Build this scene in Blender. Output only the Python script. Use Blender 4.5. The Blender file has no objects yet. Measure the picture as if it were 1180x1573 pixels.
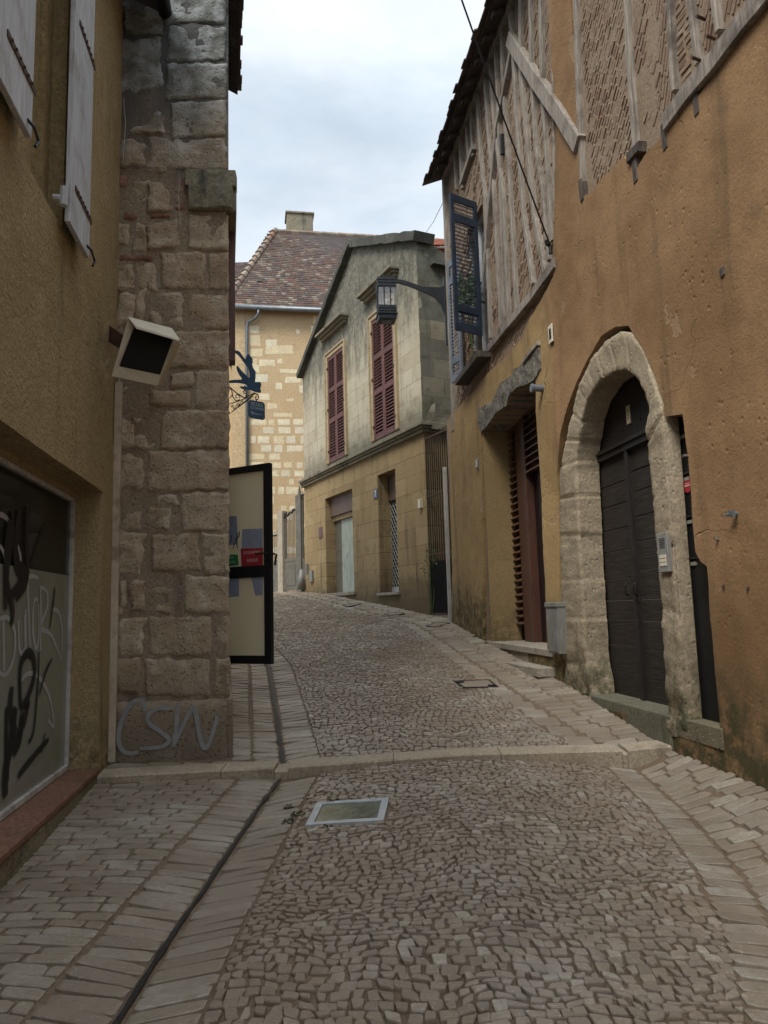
import bpy, math, random
from math import sin, cos, pi, radians, atan2, sqrt, exp
from mathutils import Vector, noise, Matrix
from mathutils.geometry import delaunay_2d_cdt
random.seed(7)
S = bpy.context.scene
COL = S.collection
rnd = random.uniform

# ------------------------------------------------------------------ camera
FPX, PW, PH = 1150.0, 1180.0, 1573.0
PIT, ROL = math.atan((935-786.5)/FPX), .028
f_ = Vector((0, cos(PIT), sin(PIT))); r_ = Vector((1, 0, 0)); u_ = Vector((0, -sin(PIT), cos(PIT)))
cx_ = r_*cos(ROL)-u_*sin(ROL); cy_ = r_*sin(ROL)+u_*cos(ROL)
def ray(px, py): return f_*FPX+cx_*(px-PW/2)-cy_*(py-PH/2)
cam = bpy.data.cameras.new('camera'); co = bpy.data.objects.new('camera', cam); COL.objects.link(co)
m = Matrix((cx_, cy_, -f_)).transposed().to_4x4(); co.matrix_world = m
cam.sensor_fit = 'VERTICAL'; cam.sensor_height = 36; cam.lens = 36*FPX/PH; cam.clip_start = .05; cam.clip_end = 1000
S.camera = co

# ------------------------------------------------------------------ helpers
def tag(o, label=None, cat=None, group=None, kind=None):
    if label: o['label'] = label
    if cat: o['category'] = cat
    if group: o['group'] = group
    if kind: o['kind'] = kind
    return o

class Fr:
    """wall frame: X along the wall, Y out towards the street, Z up"""
    def __init__(s, ox, oy, zb, dx, dy):
        l = sqrt(dx*dx+dy*dy); s.O = (ox, oy, zb); s.X = (dx/l, dy/l); s.Y = (-s.X[1], s.X[0])
    def q(s, px, py, off=0):
        R = ray(px, py); ox = s.O[0]+s.Y[0]*off; oy = s.O[1]+s.Y[1]*off
        a, b, c, d = R.x, -s.X[0], R.y, -s.X[1]
        det = a*d-b*c; t = (ox*d-b*oy)/det; u = (a*oy-c*ox)/det
        return (u, t*R.z-s.O[2])
    def u(s, px, py=800, off=0): return s.q(px, py, off)[0]
    def root(s, name, label, cat, group=None):
        o = bpy.data.objects.new(name, None); COL.objects.link(o); o.location = s.O
        o.rotation_euler = (0, 0, atan2(s.X[1], s.X[0])); o.empty_display_size = .3
        return tag(o, label, cat, group)
    def loc(s, x, y, z):
        dx, dy = x-s.O[0], y-s.O[1]
        return (dx*s.X[0]+dy*s.X[1], dx*s.Y[0]+dy*s.Y[1], z-s.O[2])
    def wor(s, u, o, z): return (s.O[0]+u*s.X[0]+o*s.Y[0], s.O[1]+u*s.X[1]+o*s.Y[1], z+s.O[2])

class MB:
    def __init__(s): s.v = []; s.f = []
    def add(s, vs, fs):
        n = len(s.v); s.v += [tuple(p) for p in vs]; s.f += [tuple(i+n for i in f) for f in fs]; return s
    def box(s, a, b, c, d, e, g):
        a, b = min(a, b), max(a, b); c, d = min(c, d), max(c, d); e, g = min(e, g), max(e, g)
        return s.add([(a, c, e), (b, c, e), (b, d, e), (a, d, e), (a, c, g), (b, c, g), (b, d, g), (a, d, g)],
                     [(0, 3, 2, 1), (4, 5, 6, 7), (0, 1, 5, 4), (1, 2, 6, 5), (2, 3, 7, 6), (3, 0, 4, 7)])
    def prism(s, poly, o0, o1):
        """poly of (u,z) extruded along the wall normal"""
        n = len(poly)
        return s.add([(u, o0, z) for u, z in poly]+[(u, o1, z) for u, z in poly],
              [tuple(range(n)), tuple(range(2*n-1, n-1, -1))]+[(i, (i+1) % n, n+(i+1) % n, n+i) for i in range(n)])
    def hexa(s, p):
        return s.add(p, [(0, 3, 2, 1), (4, 5, 6, 7), (0, 1, 5, 4), (1, 2, 6, 5), (2, 3, 7, 6), (3, 0, 4, 7)])
    def tube(s, pts, r, k=8, close=True):
        pts = [Vector(p) for p in pts]; n = len(pts); rs = r if isinstance(r, (list, tuple)) else [r]*n
        vs = []; ref = Vector((0, 0, 1))
        for i, p in enumerate(pts):
            t = (pts[min(i+1, n-1)]-pts[max(i-1, 0)]).normalized()
            a = t.cross(ref)
            if a.length < .1: a = t.cross(Vector((1, 0, 0)))
            a.normalize(); b = t.cross(a)
            for j in range(k):
                w = 2*pi*j/k; vs.append(p+a*cos(w)*rs[i]+b*sin(w)*rs[i])
        fs = [(i*k+j, i*k+(j+1) % k, (i+1)*k+(j+1) % k, (i+1)*k+j) for i in range(n-1) for j in range(k)]
        if close: fs += [tuple(range(k-1, -1, -1)), tuple((n-1)*k+j for j in range(k))]
        return s.add(vs, fs)
    def beam(s, pts, w, o0, o1, wob=.004):
        """crooked timber along (u,z) points, width w (number or list)"""
        P = []
        for i in range(len(pts)-1):
            (a, b), (c, d) = pts[i], pts[i+1]; L = sqrt((a-c)**2+(b-d)**2); k = max(1, int(L/.18))
            for j in range(k): P.append((a+(c-a)*j/k, b+(d-b)*j/k))
        P.append(pts[-1]); n = len(P); vs = []
        sd = rnd(0, 99)
        for i, (a, b) in enumerate(P):
            c, d = P[min(i+1, n-1)]; e, g = P[max(i-1, 0)]
            t = Vector((c-e, d-g)).normalized(); nx, nz = -t.y, t.x
            h1 = w/2+wob*2.5*noise.noise((sd, i*.6, 0)); h2 = w/2+wob*2.5*noise.noise((sd, i*.6, 9)); oo = o1+wob*noise.noise((sd, i*.5, 5))
            e1 = min(.008, w*.15)
            vs += [(a-nx*h1, o0, b-nz*h1), (a-nx*h1, oo-e1, b-nz*h1), (a-nx*(h1-e1), oo, b-nz*(h1-e1)),
                   (a+nx*(h2-e1), oo, b+nz*(h2-e1)), (a+nx*h2, oo-e1, b+nz*h2), (a+nx*h2, o0, b+nz*h2)]
        fs = [(i*6+j, i*6+(j+1) % 6, (i+1)*6+(j+1) % 6, (i+1)*6+j) for i in range(n-1) for j in range(6)]
        fs += [(5, 4, 3, 2, 1, 0), tuple((n-1)*6+j for j in range(6))]
        return s.add(vs, fs)
    def build(s, name, mat, par=None, smooth=False, bev=0, loc=None):
        me = bpy.data.meshes.new(name); me.from_pydata(s.v, [], s.f); me.update()
        o = bpy.data.objects.new(name, me); COL.objects.link(o)
        import bmesh
        bm = bmesh.new(); bm.from_mesh(me); bmesh.ops.recalc_face_normals(bm, faces=bm.faces); bm.to_mesh(me); bm.free()
        if mat: me.materials.append(mat)
        if par: o.parent = par
        if loc: o.location = loc
        if smooth:
            for p in me.polygons: p.use_smooth = True
        if bev:
            md = o.modifiers.new('bevel', 'BEVEL'); md.width = bev; md.segments = 2; md.limit_method = 'ANGLE'
        return o

def inpoly(x, y, P):
    c = False; n = len(P)
    for i in range(n):
        x1, y1 = P[i]; x2, y2 = P[i-1]
        if (y1 > y) != (y2 > y) and x < (x2-x1)*(y-y1)/(y2-y1)+x1: c = not c
    return c
def resample(P, step, jit=0, closed=True):
    out = []; n = len(P)
    for i in range(n if closed else n-1):
        a, b = P[i], P[(i+1) % n]; L = sqrt((a[0]-b[0])**2+(a[1]-b[1])**2); k = max(1, int(round(L/step)))
        for j in range(k):
            t = j/k; x, y = a[0]+(b[0]-a[0])*t, a[1]+(b[1]-a[1])*t
            if j and jit: x += rnd(-jit, jit); y += rnd(-jit, jit)
            out.append((x, y))
    if not closed: out.append(P[-1])
    return out
def sheet(mb, outline, holes, off, res, depth, amp=.0, fr=1.2, jit=0., fine=0., ojit=None):
    """wall skin with real openings: undulating front, edges returned `depth` into the wall"""
    loops = [resample(outline, res, jit if ojit is None else ojit)]+[resample(h, res, jit) for h in holes]
    vs, es = [], []
    for L in loops:
        n0 = len(vs); vs += [Vector(p) for p in L]; k = len(L); es += [(n0+i, n0+(i+1) % k) for i in range(k)]
    xs = [p[0] for p in loops[0]]; ys = [p[1] for p in loops[0]]
    x = min(xs)+res*.5; allp = [p for L in loops for p in L]
    cell = {}
    for p in allp: cell.setdefault((int(p[0]//res), int(p[1]//res)), []).append(p)
    def near(a, b):
        ci, cj = int(a//res), int(b//res)
        for i in (-1, 0, 1):
            for j in (-1, 0, 1):
                for p in cell.get((ci+i, cj+j), ()):
                    if (p[0]-a)**2+(p[1]-b)**2 < (res*.55)**2: return True
        return False
    while x < max(xs):
        y = min(ys)+res*.5
        while y < max(ys):
            a, b = x+rnd(-.2, .2)*res, y+rnd(-.2, .2)*res
            if inpoly(a, b, loops[0]) and not any(inpoly(a, b, h) for h in loops[1:]) and not near(a, b): vs.append(Vector((a, b)))
            y += res
        x += res
    V, E, F, *_ = delaunay_2d_cdt(vs, es, [], 0, 1e-5)
    def hh(a, b): return off+amp*noise.noise((a*fr, b*fr, 3.1))+fine*noise.noise((a*7, b*7, 8.1))
    P = [(p.x, hh(p.x, p.y), p.y) for p in V]; FF = []
    for t in F:
        a = sum(V[i].x for i in t)/len(t); b = sum(V[i].y for i in t)/len(t)
        if inpoly(a, b, loops[0]) and not any(inpoly(a, b, h) for h in loops[1:]): FF.append(tuple(t))
    mb.add(P, FF)
    if depth:
        for L in loops:
            k = len(L)
            mb.add([(a, hh(a, b), b) for a, b in L]+[(a, off-depth, b) for a, b in L], [(i, (i+1) % k, k+(i+1) % k, k+i) for i in range(k)])
    return mb
def rough_block(mb, P, off, h, cell=.035, amp=.012, rim=.02, sd=0):
    """hewn stone: P = 4 corners (u,z) ccw; bulging, pitted face standing h proud of off"""
    P = [Vector(p) for p in P]
    lu = max((P[1]-P[0]).length, .02); lv = max((P[3]-P[0]).length, .02)
    nu, nv = max(3, int(lu/cell)+2), max(3, int(lv/cell)+2); vs = []
    for j in range(nv+1):
        for i in range(nu+1):
            s = 0 if i == 0 else 1 if i == nu else (i-1)/(nu-2)*(1-2*min(.3, rim/lu))+min(.3, rim/lu)
            t = 0 if j == 0 else 1 if j == nv else (j-1)/(nv-2)*(1-2*min(.3, rim/lv))+min(.3, rim/lv)
            p = P[0].lerp(P[1], s).lerp(P[3].lerp(P[2], s), t)
            edge = i in (0, nu) or j in (0, nv); ed2 = i in (1, nu-1) or j in (1, nv-1)
            n1 = noise.noise((p.x*6+sd, p.y*6, sd)); n2 = noise.noise((p.x*22+sd, p.y*22, sd*2.)); n3 = noise.noise((p.x*2.5, p.y*2.5, sd))
            o = off-.01 if edge else off+h*(.75 if ed2 else 1)+amp*(1.1*n1+.6*n2+.8*n3)
            jx = (.006+amp*.5)*noise.noise((p.y*14, sd, 1)) if i in (0, 1, nu-1, nu) else 0; jy = (.006+amp*.5)*noise.noise((p.x*14, sd, 2)) if j in (0, 1, nv-1, nv) else 0
            vs.append((p.x+jx*1.6, o, p.y+jy*1.6))
    w = nu+1
    return mb.add(vs, [(j*w+i, j*w+i+1, (j+1)*w+i+1, (j+1)*w+i) for j in range(nv) for i in range(nu)])
def ribbon(mb, pts, w, o, map3=None):
    """a paint stroke of real width lying on a surface; pts (u,z)"""
    n = len(pts); P = []
    for i in range(n-1):          # catmull-rom
        p0, p1, p2, p3 = pts[max(i-1, 0)], pts[i], pts[i+1], pts[min(i+2, n-1)]
        for k in range(5):
            t = k/5; P.append(tuple(.5*((2*p1[a])+(-p0[a]+p2[a])*t+(2*p0[a]-5*p1[a]+4*p2[a]-p3[a])*t*t+(-p0[a]+3*p1[a]-3*p2[a]+p3[a])*t**3) for a in (0, 1)))
    P.append(pts[-1]); vs = []; n = len(P); o += rnd(0, .0012)
    for i, (a, b) in enumerate(P):
        c, d = P[min(i+1, n-1)]; e, g = P[max(i-1, 0)]; t = Vector((c-e, d-g))
        t = t.normalized() if t.length > 0 else Vector((1, 0)); h = w/2*(.75+.3*sin(pi*i/(n-1)))
        vs += [(a+t.y*h, o, b-t.x*h), (a-t.y*h, o, b+t.x*h)]
    return mb.add(vs, [(2*i, 2*i+1, 2*i+3, 2*i+2) for i in range(n-1)])
def text(name, body, size, mat, par, M, sx=1, ext=.0008):
    c = bpy.data.curves.new(name, 'FONT'); c.body = body; c.size = size; c.align_x = 'CENTER'; c.align_y = 'CENTER'; c.extrude = ext
    o = bpy.data.objects.new(name, c); COL.objects.link(o); bpy.context.view_layer.update()
    me = bpy.data.meshes.new_from_object(o.evaluated_get(bpy.context.evaluated_depsgraph_get())); bpy.data.objects.remove(o)
    ob = bpy.data.objects.new(name, me); COL.objects.link(ob); me.materials.clear(); me.materials.append(mat); me.transform(Matrix.Diagonal((sx, 1, 1, 1)))
    ob.parent = par; ob.matrix_local = M
    return ob

# ------------------------------------------------------------------ materials
class NT:
    def __init__(s, name):
        s.m = bpy.data.materials.new(name); s.m.use_nodes = True; s.t = s.m.node_tree; s.b = s.t.nodes['Principled BSDF']
        s.tc = s.t.nodes.new('ShaderNodeTexCoord').outputs['Object']
    def n(s, ty, **k):
        n = s.t.nodes.new(ty)
        for a, b in k.items(): setattr(n, a, b)
        return n
    def put(s, sock, v):
        if v is None: return
        if hasattr(v, 'is_output') or isinstance(v, bpy.types.NodeSocket): s.t.links.new(v, sock)
        else:
            try: sock.default_value = v
            except Exception: sock.default_value = tuple(v)+(1,)
    def noise(s, sc, det=4, rough=.6, vec=None, dist=0):
        n = s.n('ShaderNodeTexNoise'); s.put(n.inputs['Vector'], vec or s.tc); n.inputs['Scale'].default_value = sc
        n.inputs['Detail'].default_value = det; n.inputs['Roughness'].default_value = rough; n.inputs['Distortion'].default_value = dist
        return n.outputs['Fac']
    def vor(s, sc, feat='F1', vec=None, rand=1):
        n = s.n('ShaderNodeTexVoronoi', feature=feat); s.put(n.inputs['Vector'], vec or s.tc); n.inputs['Scale'].default_value = sc; n.inputs['Randomness'].default_value = rand
        return n.outputs['Distance']
    def map(s, sc=(1, 1, 1), rot=(0, 0, 0), loc=(0, 0, 0), vec=None):
        n = s.n('ShaderNodeMapping'); s.put(n.inputs['Vector'], vec or s.tc); n.inputs['Scale'].default_value = sc; n.inputs['Rotation'].default_value = rot; n.inputs['Location'].default_value = loc
        return n.outputs[0]
    def rmp(s, fac, a, b, lo=0, hi=1):
        n = s.n('ShaderNodeMapRange'); s.put(n.inputs[0], fac); n.inputs[1].default_value = a; n.inputs[2].default_value = b; n.inputs[3].default_value = lo; n.inputs[4].default_value = hi
        n.interpolation_type = 'SMOOTHSTEP'; return n.outputs[0]
    def mix(s, f, a, b, mode='MIX'):
        n = s.n('ShaderNodeMix', data_type='RGBA', blend_type=mode); s.put(n.inputs[0], f); s.put(n.inputs[6], a if not isinstance(a, tuple) else a+(1,)); s.put(n.inputs[7], b if not isinstance(b, tuple) else b+(1,))
        return n.outputs[2]
    def ma(s, op, a, b=0.):
        n = s.n('ShaderNodeMath', operation=op); s.put(n.inputs[0], a); s.put(n.inputs[1], b); return n.outputs[0]
    def isl(s): return s.n('ShaderNodeNewGeometry').outputs['Random Per Island']
    def xyz(s, vec=None):
        n = s.n('ShaderNodeSeparateXYZ'); s.put(n.inputs[0], vec or s.tc); return n.outputs
    def out(s, col, rough=.85, h=None, bs=.3, bd=.01, spec=.3, metal=0):
        s.put(s.b.inputs['Base Color'], col if not isinstance(col, tuple) else col+(1,)); s.put(s.b.inputs['Roughness'], rough)
        s.b.inputs['Specular IOR Level'].default_value = spec; s.b.inputs['Metallic'].default_value = metal
        if h is not None:
            b = s.n('ShaderNodeBump'); b.inputs['Strength'].default_value = bs; b.inputs['Distance'].default_value = bd
            s.put(b.inputs['Height'], h); s.t.links.new(b.outputs[0], s.b.inputs['Normal'])
        return s.m
def simple(name, col, rough=.6, var=.25, sc=6, bs=.2, bd=.003, metal=0, spec=.4, grain=None, dirt=None):
    N = NT(name); n1 = N.noise(sc, 5, .65, N.map(grain) if grain else None)
    c = N.mix(N.rmp(n1, .3, .7), tuple(k*(1-var) for k in col), tuple(min(1, k*(1+var)) for k in col))
    if dirt: c = N.mix(N.ma('MULTIPLY', N.rmp(N.noise(sc*.6, 6, .7), .48, .68), .8), c, dirt)
    return N.out(c, rough, n1, bs, bd, spec, metal)
def wallmat(name, A, B, Cc, grit=60, gs=.5, pits=True, streak=(.04, .035, .03), ks=.5, moss=None, topdirt=None, gd=.006):
    """lime render / stone: two tones, a third in patches, rain streaks, moss band by height"""
    N = NT(name); big = N.noise(.8, 4, .6); mid = N.noise(4, 6, .65); fin = N.noise(grit, 5, .7); x = N.xyz()
    c = N.mix(N.rmp(big, .35, .65), A, B); c = N.mix(N.rmp(mid, .5, .72), c, Cc)
    c = N.mix(N.rmp(fin, .38, .62, 0, .6), c, tuple(k*.5 for k in A))
    st = N.noise(1, 5, .6, N.map((5, 5, .5))); c = N.mix(N.rmp(st, .55, .75, 0, ks), c, streak)
    if moss:
        z0, z1, mc = moss; w = N.ma('MULTIPLY', N.rmp(N.ma('ADD', x[2], N.ma('MULTIPLY', mid, -.7)), z1-.35, z0-.35), N.rmp(N.noise(7, 6, .7), .38, .6)); c = N.mix(N.ma('MULTIPLY', w, .85), c, mc)
    if topdirt:
        z0, z1, mc = topdirt; w = N.ma('MULTIPLY', N.rmp(N.ma('ADD', x[2], N.ma('MULTIPLY', N.noise(1, 6, .7, N.map((2.5, 2.5, .7))), 2.4)), z0+1.2, z1+1.2), .9); c = N.mix(w, c, mc)
    h = N.ma('ADD', N.ma('MULTIPLY', fin, .7), N.ma('MULTIPLY', mid, 1.6))
    if pits: h = N.ma('ADD', h, N.rmp(N.vor(grit*.35), .0, .3, -.8, 0))
    return N.out(c, .92, h, gs, gd, .15)
def ashlar(name, A, B, Cc, bw, bh, topdirt=None, moss=None, band=None, joint=(.07, .055, .04), rot=0):
    N = NT(name); x = N.xyz(); dz = N.noise(1.3, 3); cb = N.n('ShaderNodeCombineXYZ')
    N.put(cb.inputs[0], N.ma('ADD', x[0], N.ma('MULTIPLY', dz, .05))); N.put(cb.inputs[1], N.ma('ADD', x[2], N.ma('MULTIPLY', N.noise(2.1, 3), .04)))
    br = N.n('ShaderNodeTexBrick'); br.offset = .43; br.offset_frequency = 2; br.squash = 1.3; br.squash_frequency = 3
    N.put(br.inputs['Vector'], cb.outputs[0]); br.inputs['Scale'].default_value = 1; br.inputs['Mortar Size'].default_value = .006; br.inputs['Mortar Smooth'].default_value = .4
    br.inputs['Brick Width'].default_value = bw; br.inputs['Row Height'].default_value = bh
    br.inputs['Color1'].default_value = (0, 0, 0, 1); br.inputs['Color2'].default_value = (1, 1, 1, 1); br.inputs['Mortar'].default_value = (.5, .5, .5, 1)
    c = N.mix(br.outputs['Color'], A, B); mid = N.noise(3.5, 6, .7); fin = N.noise(45, 5, .7)
    c = N.mix(N.rmp(mid, .5, .7, 0, .8), c, Cc); c = N.mix(N.rmp(fin, .4, .62, 0, .3), c, tuple(k*.6 for k in A))
    jm = N.ma('MULTIPLY', br.outputs['Fac'], N.rmp(N.noise(2.6, 3), .38, .6, .3, .95)); c = N.mix(jm, c, joint)
    st = N.noise(1, 5, .65, N.map((4, 4, .35))); c = N.mix(N.rmp(st, .52, .75, 0, .6), c, (.05, .045, .035))
    if moss:
        z0, z1, mc = moss; w = N.rmp(N.ma('ADD', x[2], N.ma('MULTIPLY', mid, -.9)), z1-.45, z0-.45); c = N.mix(N.ma('MULTIPLY', w, .8), c, mc)
    if topdirt:
        z0, z1, mc = topdirt; w = N.ma('MULTIPLY', N.rmp(N.ma('ADD', x[2], N.ma('MULTIPLY', N.noise(1, 6, .72, N.map((3.2, 3.2, .9))), 4.2)), z0+2.1, z1+2.1), .86); w = N.ma('MULTIPLY', w, N.rmp(N.noise(9, 6, .75), .25, .55, .45, 1)); c = N.mix(w, c, N.mix(N.rmp(N.noise(3, 5), .4, .65), mc, tuple(k*2.2 for k in mc)))
    h = N.ma('SUBTRACT', N.ma('ADD', N.ma('MULTIPLY', mid, .9), N.ma('MULTIPLY', fin, .35)), N.ma('MULTIPLY', jm, 1.2))
    return N.out(c, .9, h, .55, .012, .15)
def islandmat(name, cols, sc=30, rough=.85, bs=.4, bd=.004, spot=None, spec=.3, lo=0, grime=None, jump=.0):
    """each loose stone / tile / brick of a mesh takes its own tone"""
    N = NT(name); r = N.isl(); n = N.n('ShaderNodeValToRGB'); N.put(n.inputs[0], r); e = n.color_ramp.elements; k = len(cols)
    n.color_ramp.interpolation = 'CONSTANT'
    e[0].color = cols[0]+(1,); e[0].position = 0; e[1].position = 1/k; e[1].color = cols[1]+(1,)
    for i in range(2, k): q = e.new(i/k); q.color = cols[i]+(1,)
    c = n.outputs[0]; fn = N.noise(sc, 6, .7); c = N.mix(N.rmp(N.noise(sc*.22, 4, .6), .35, .65, 0, .35), c, tuple(k*.6 for k in cols[0])); c = N.mix(N.rmp(fn, .3, .7, 0, .55), c, tuple(k*.55 for k in cols[0]))
    if spot: c = N.mix(N.rmp(N.noise(sc*.35, 5, .7), .56, .68, 0, .8), c, spot)
    if name in ('granite_cobbles', 'limestone_setts'): c = N.mix(N.rmp(N.noise(1.6, 6, .7), .45, .7, 0, .45), c, (.40, .365, .32)); c = N.mix(N.rmp(N.noise(70, 3, .7), .60, .72, 0, .6), c, (.62, .58, .52)); c = N.mix(N.rmp(N.noise(2.3, 6, .7), .55, .75, 0, .55), c, (.10, .08, .062))  # pale patches paint whitish sheen into the colour; specks and dark patches vary it
    if grime: c = N.mix(N.rmp(N.noise(.9, 5, .65), .42, .68, 0, .7), c, grime)
    rr = N.rmp(N.noise(1.7, 4), .3, .7, rough-.16, rough+.08)
    return N.out(c, rr, fn, bs, bd, spec)

M = {}
M['render_r'] = wallmat('ochre_render', (.34, .195, .085), (.40, .235, .105), (.30, .185, .10), 38, .55, True, (.16, .10, .05), .45, (.0, .95, (.045, .045, .022)))
M['render_r2'] = wallmat('yellow_render', (.34, .24, .12), (.29, .205, .10), (.25, .18, .10), 45, .4, True, (.15, .11, .05), .5, (.5, 1.4, (.06, .06, .03)))
M['render_l'] = wallmat('roughcast_render', (.43, .33, .175), (.36, .27, .14), (.48, .38, .21), 40, 1.0, False, (.10, .07, .04), .5, (.1, .7, (.09, .075, .045)), None, .03)
M['mortar_r'] = wallmat('lime_mortar', (.285, .21, .145), (.325, .245, .175), (.22, .16, .11), 50, .5, True, (.12, .09, .06), .4)
M['brick'] = islandmat('old_brick', [(.27, .18, .125), (.29, .205, .145), (.25, .145, .10), (.30, .22, .16), (.21, .14, .105), (.26, .185, .135)], 40, .92, .5, .006, (.32, .26, .19), .15, grime=(.30, .235, .17))
M['timber'] = simple('weathered_timber', (.27, .235, .20), .85, .35, 3, .7, .008, grain=(14, 14, 1.2), dirt=(.08, .065, .055), spec=.15)
M['timber_w'] = simple('whitewashed_timber', (.265, .235, .20), .85, .28, 3, .7, .008, grain=(14, 14, 1.2), dirt=(.13, .105, .085), spec=.15)
M['timber_d'] = simple('dark_timber', (.085, .07, .06), .85, .4, 3, .6, .008, grain=(9, 9, 2), spec=.15)
M['pier_mortar'] = wallmat('pier_mortar', (.27, .21, .15), (.31, .245, .18), (.20, .155, .11), 40, .7, True, (.06, .05, .04), .5, None, (4.6, 6.2, (.05, .055, .06)), .012)
def piermat():
    N = NT('pier_stone'); r = N.isl(); x = N.xyz(); mid = N.noise(5, 7, .7); fin = N.noise(38, 6, .75)
    c = N.mix(r, (.34, .26, .175), (.46, .38, .275)); c = N.mix(N.rmp(mid, .45, .7), c, (.50, .43, .33)); c = N.mix(N.rmp(fin, .5, .68, 0, .75), c, (.13, .10, .075))
    c = N.mix(N.rmp(N.noise(1.6, 5, .65), .5, .7, 0, .7), c, (.19, .135, .09))
    w = N.rmp(N.ma('ADD', x[2], N.ma('MULTIPLY', N.noise(1.8, 6, .7), 2.2)), 5.6, 7.4, 0, .85); c = N.mix(w, c, N.mix(N.rmp(mid, .4, .6), (.075, .09, .09), (.22, .25, .265)))
    w = N.rmp(N.ma('ADD', x[2], N.ma('MULTIPLY', mid, -.5)), .7, -.1, 0, .6); c = N.mix(w, c, (.075, .06, .045))
    h = N.ma('ADD', N.ma('ADD', N.ma('MULTIPLY', mid, 1.5), fin), N.rmp(N.vor(26), 0, .32, -1, 0))
    return N.out(c, .93, h, .8, .014, .12)
M['pier'] = piermat()
M['pier_brick'] = simple('pier_brick', (.20, .10, .07), .9, .4, 20, .5, .006, dirt=(.1, .08, .06))
M['jamb'] = wallmat('jamb_stone', (.34, .275, .19), (.40, .335, .24), (.25, .195, .135), 42, .75, True, (.09, .07, .05), .6, (.2, 1.0, (.035, .045, .018)), None, .009)
M['h_low'] = ashlar('golden_ashlar', (.30, .215, .11), (.38, .285, .155), (.22, .155, .085), .78, .36, None, (.2, 1.3, (.075, .06, .038)), joint=(.10, .068, .04))
M['h_up'] = ashlar('pale_ashlar', (.44, .39, .285), (.52, .475, .36), (.34, .285, .20), .62, .34, (5.4, 7.2, (.055, .057, .05)), (3.65, 4.7, (.075, .075, .055)), joint=(.19, .155, .11))
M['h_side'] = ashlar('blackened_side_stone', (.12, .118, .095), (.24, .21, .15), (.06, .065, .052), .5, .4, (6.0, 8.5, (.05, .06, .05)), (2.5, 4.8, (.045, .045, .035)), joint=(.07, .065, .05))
M['cornice'] = wallmat('cornice_stone', (.22, .20, .15), (.30, .26, .18), (.10, .10, .075), 35, .7, True, (.03, .03, .025), .8)
M['cornice_l'] = wallmat('moulded_stone', (.42, .33, .20), (.46, .38, .25), (.30, .24, .15), 35, .5, True, (.06, .05, .04), .7)
M['coping'] = wallmat('mossy_coping', (.075, .075, .066), (.12, .12, .10), (.18, .165, .13), 30, .9, True, (.02, .02, .018), .6)
M['bh_wall'] = wallmat('pale_ochre_render', (.56, .42, .245), (.60, .46, .28), (.50, .37, .21), 25, .3, True, (.40, .30, .18), .35)
M['bh_stone'] = islandmat('cream_rubble', [(.80, .71, .50), (.82, .75, .56), (.76, .64, .41), (.74, .69, .55)], 14, .9, .5, .02, (.55, .45, .28), .15)
M['tiles'] = islandmat('flat_roof_tiles', [(.105, .070, .058), (.13, .085, .068), (.08, .060, .054), (.165, .088, .064), (.135, .112, .090), (.07, .055, .05), (.25, .215, .165), (.135, .078, .06), (.10, .078, .068)], 9, .9, .4, .01, (.24, .21, .165), .15, grime=(.075, .062, .055))
M['ridge'] = islandmat('ridge_tiles', [(.28, .20, .15), (.36, .29, .22), (.26, .225, .185), (.34, .17, .11), (.22, .19, .16)], 9, .9, .4, .01, (.16, .14, .12), .15)
M['redtile'] = islandmat('red_roof_tiles', [(.38, .14, .09), (.30, .12, .085), (.42, .19, .12), (.26, .13, .1)], 9, .9, .4, .01, (.2, .14, .11), .15)
M['darktile'] = islandmat('dark_eaves_tiles', [(.09, .07, .065), (.13, .085, .07), (.06, .05, .05), (.15, .11, .09)], 12, .9, .4, .01, (.1, .1, .085), .15)
M['cobble'] = islandmat('granite_cobbles', [(0.300, 0.241, 0.178), (0.342, 0.277, 0.209), (0.259, 0.201, 0.148), (0.376, 0.310, 0.239), (0.234, 0.185, 0.141), (0.318, 0.250, 0.182), (0.283, 0.230, 0.174), (0.334, 0.269, 0.202), (0.275, 0.217, 0.166), (0.309, 0.250, 0.190), (0.467, 0.410, 0.334)], 45, .50, .8, .008, (0.217, 0.161, 0.114), .4, grime=(0.225, 0.165, 0.114))
M['sett'] = islandmat('limestone_setts', [(0.310, 0.256, 0.191), (0.348, 0.295, 0.226), (0.255, 0.207, 0.153), (0.294, 0.241, 0.176), (0.387, 0.341, 0.275), (0.232, 0.187, 0.138), (0.279, 0.222, 0.161)], 34, .48, .8, .007, (0.216, 0.168, 0.122), .4, grime=(0.216, 0.168, 0.122))
M['bed'] = wallmat('sandy_joints', (.175, .125, .085), (.21, .155, .105), (.12, .088, .062), 60, .6, False, (.06, .05, .04), .3)
M['kerb'] = wallmat('kerb_stone', (.40, .33, .24), (.45, .38, .29), (.31, .245, .175), 50, .6, True, (.09, .07, .05), .5)
M['gut'] = simple('wet_gutter_grime', (.02, .018, .016), .5, .4, 30, .8, .006, spec=.3)
M['step'] = wallmat('step_stone', (.30, .26, .20), (.35, .31, .25), (.22, .18, .14), 40, .5, True, (.08, .065, .05), .5)
M['greenstep'] = wallmat('mossy_threshold', (.15, .14, .10), (.19, .175, .13), (.09, .09, .06), 40, .5, True, (.04, .045, .03), .5)
M['doorwood'] = simple('black_oak', (.024, .019, .015), .7, .45, 3, .6, .006, grain=(1.6, 9, 22), spec=.35)
M['doorrail'] = simple('black_oak_rail', (.017, .014, .012), .6, .3, 3, .4, .004, grain=(10, 10, 1), spec=.4)
M['black'] = simple('matt_black_paint', (.008, .008, .009), .55, .2, 9, .1, .002)
M['alu_black'] = simple('black_aluminium', (.009, .010, .013), .38, .15, 9, .05, .001)
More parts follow.
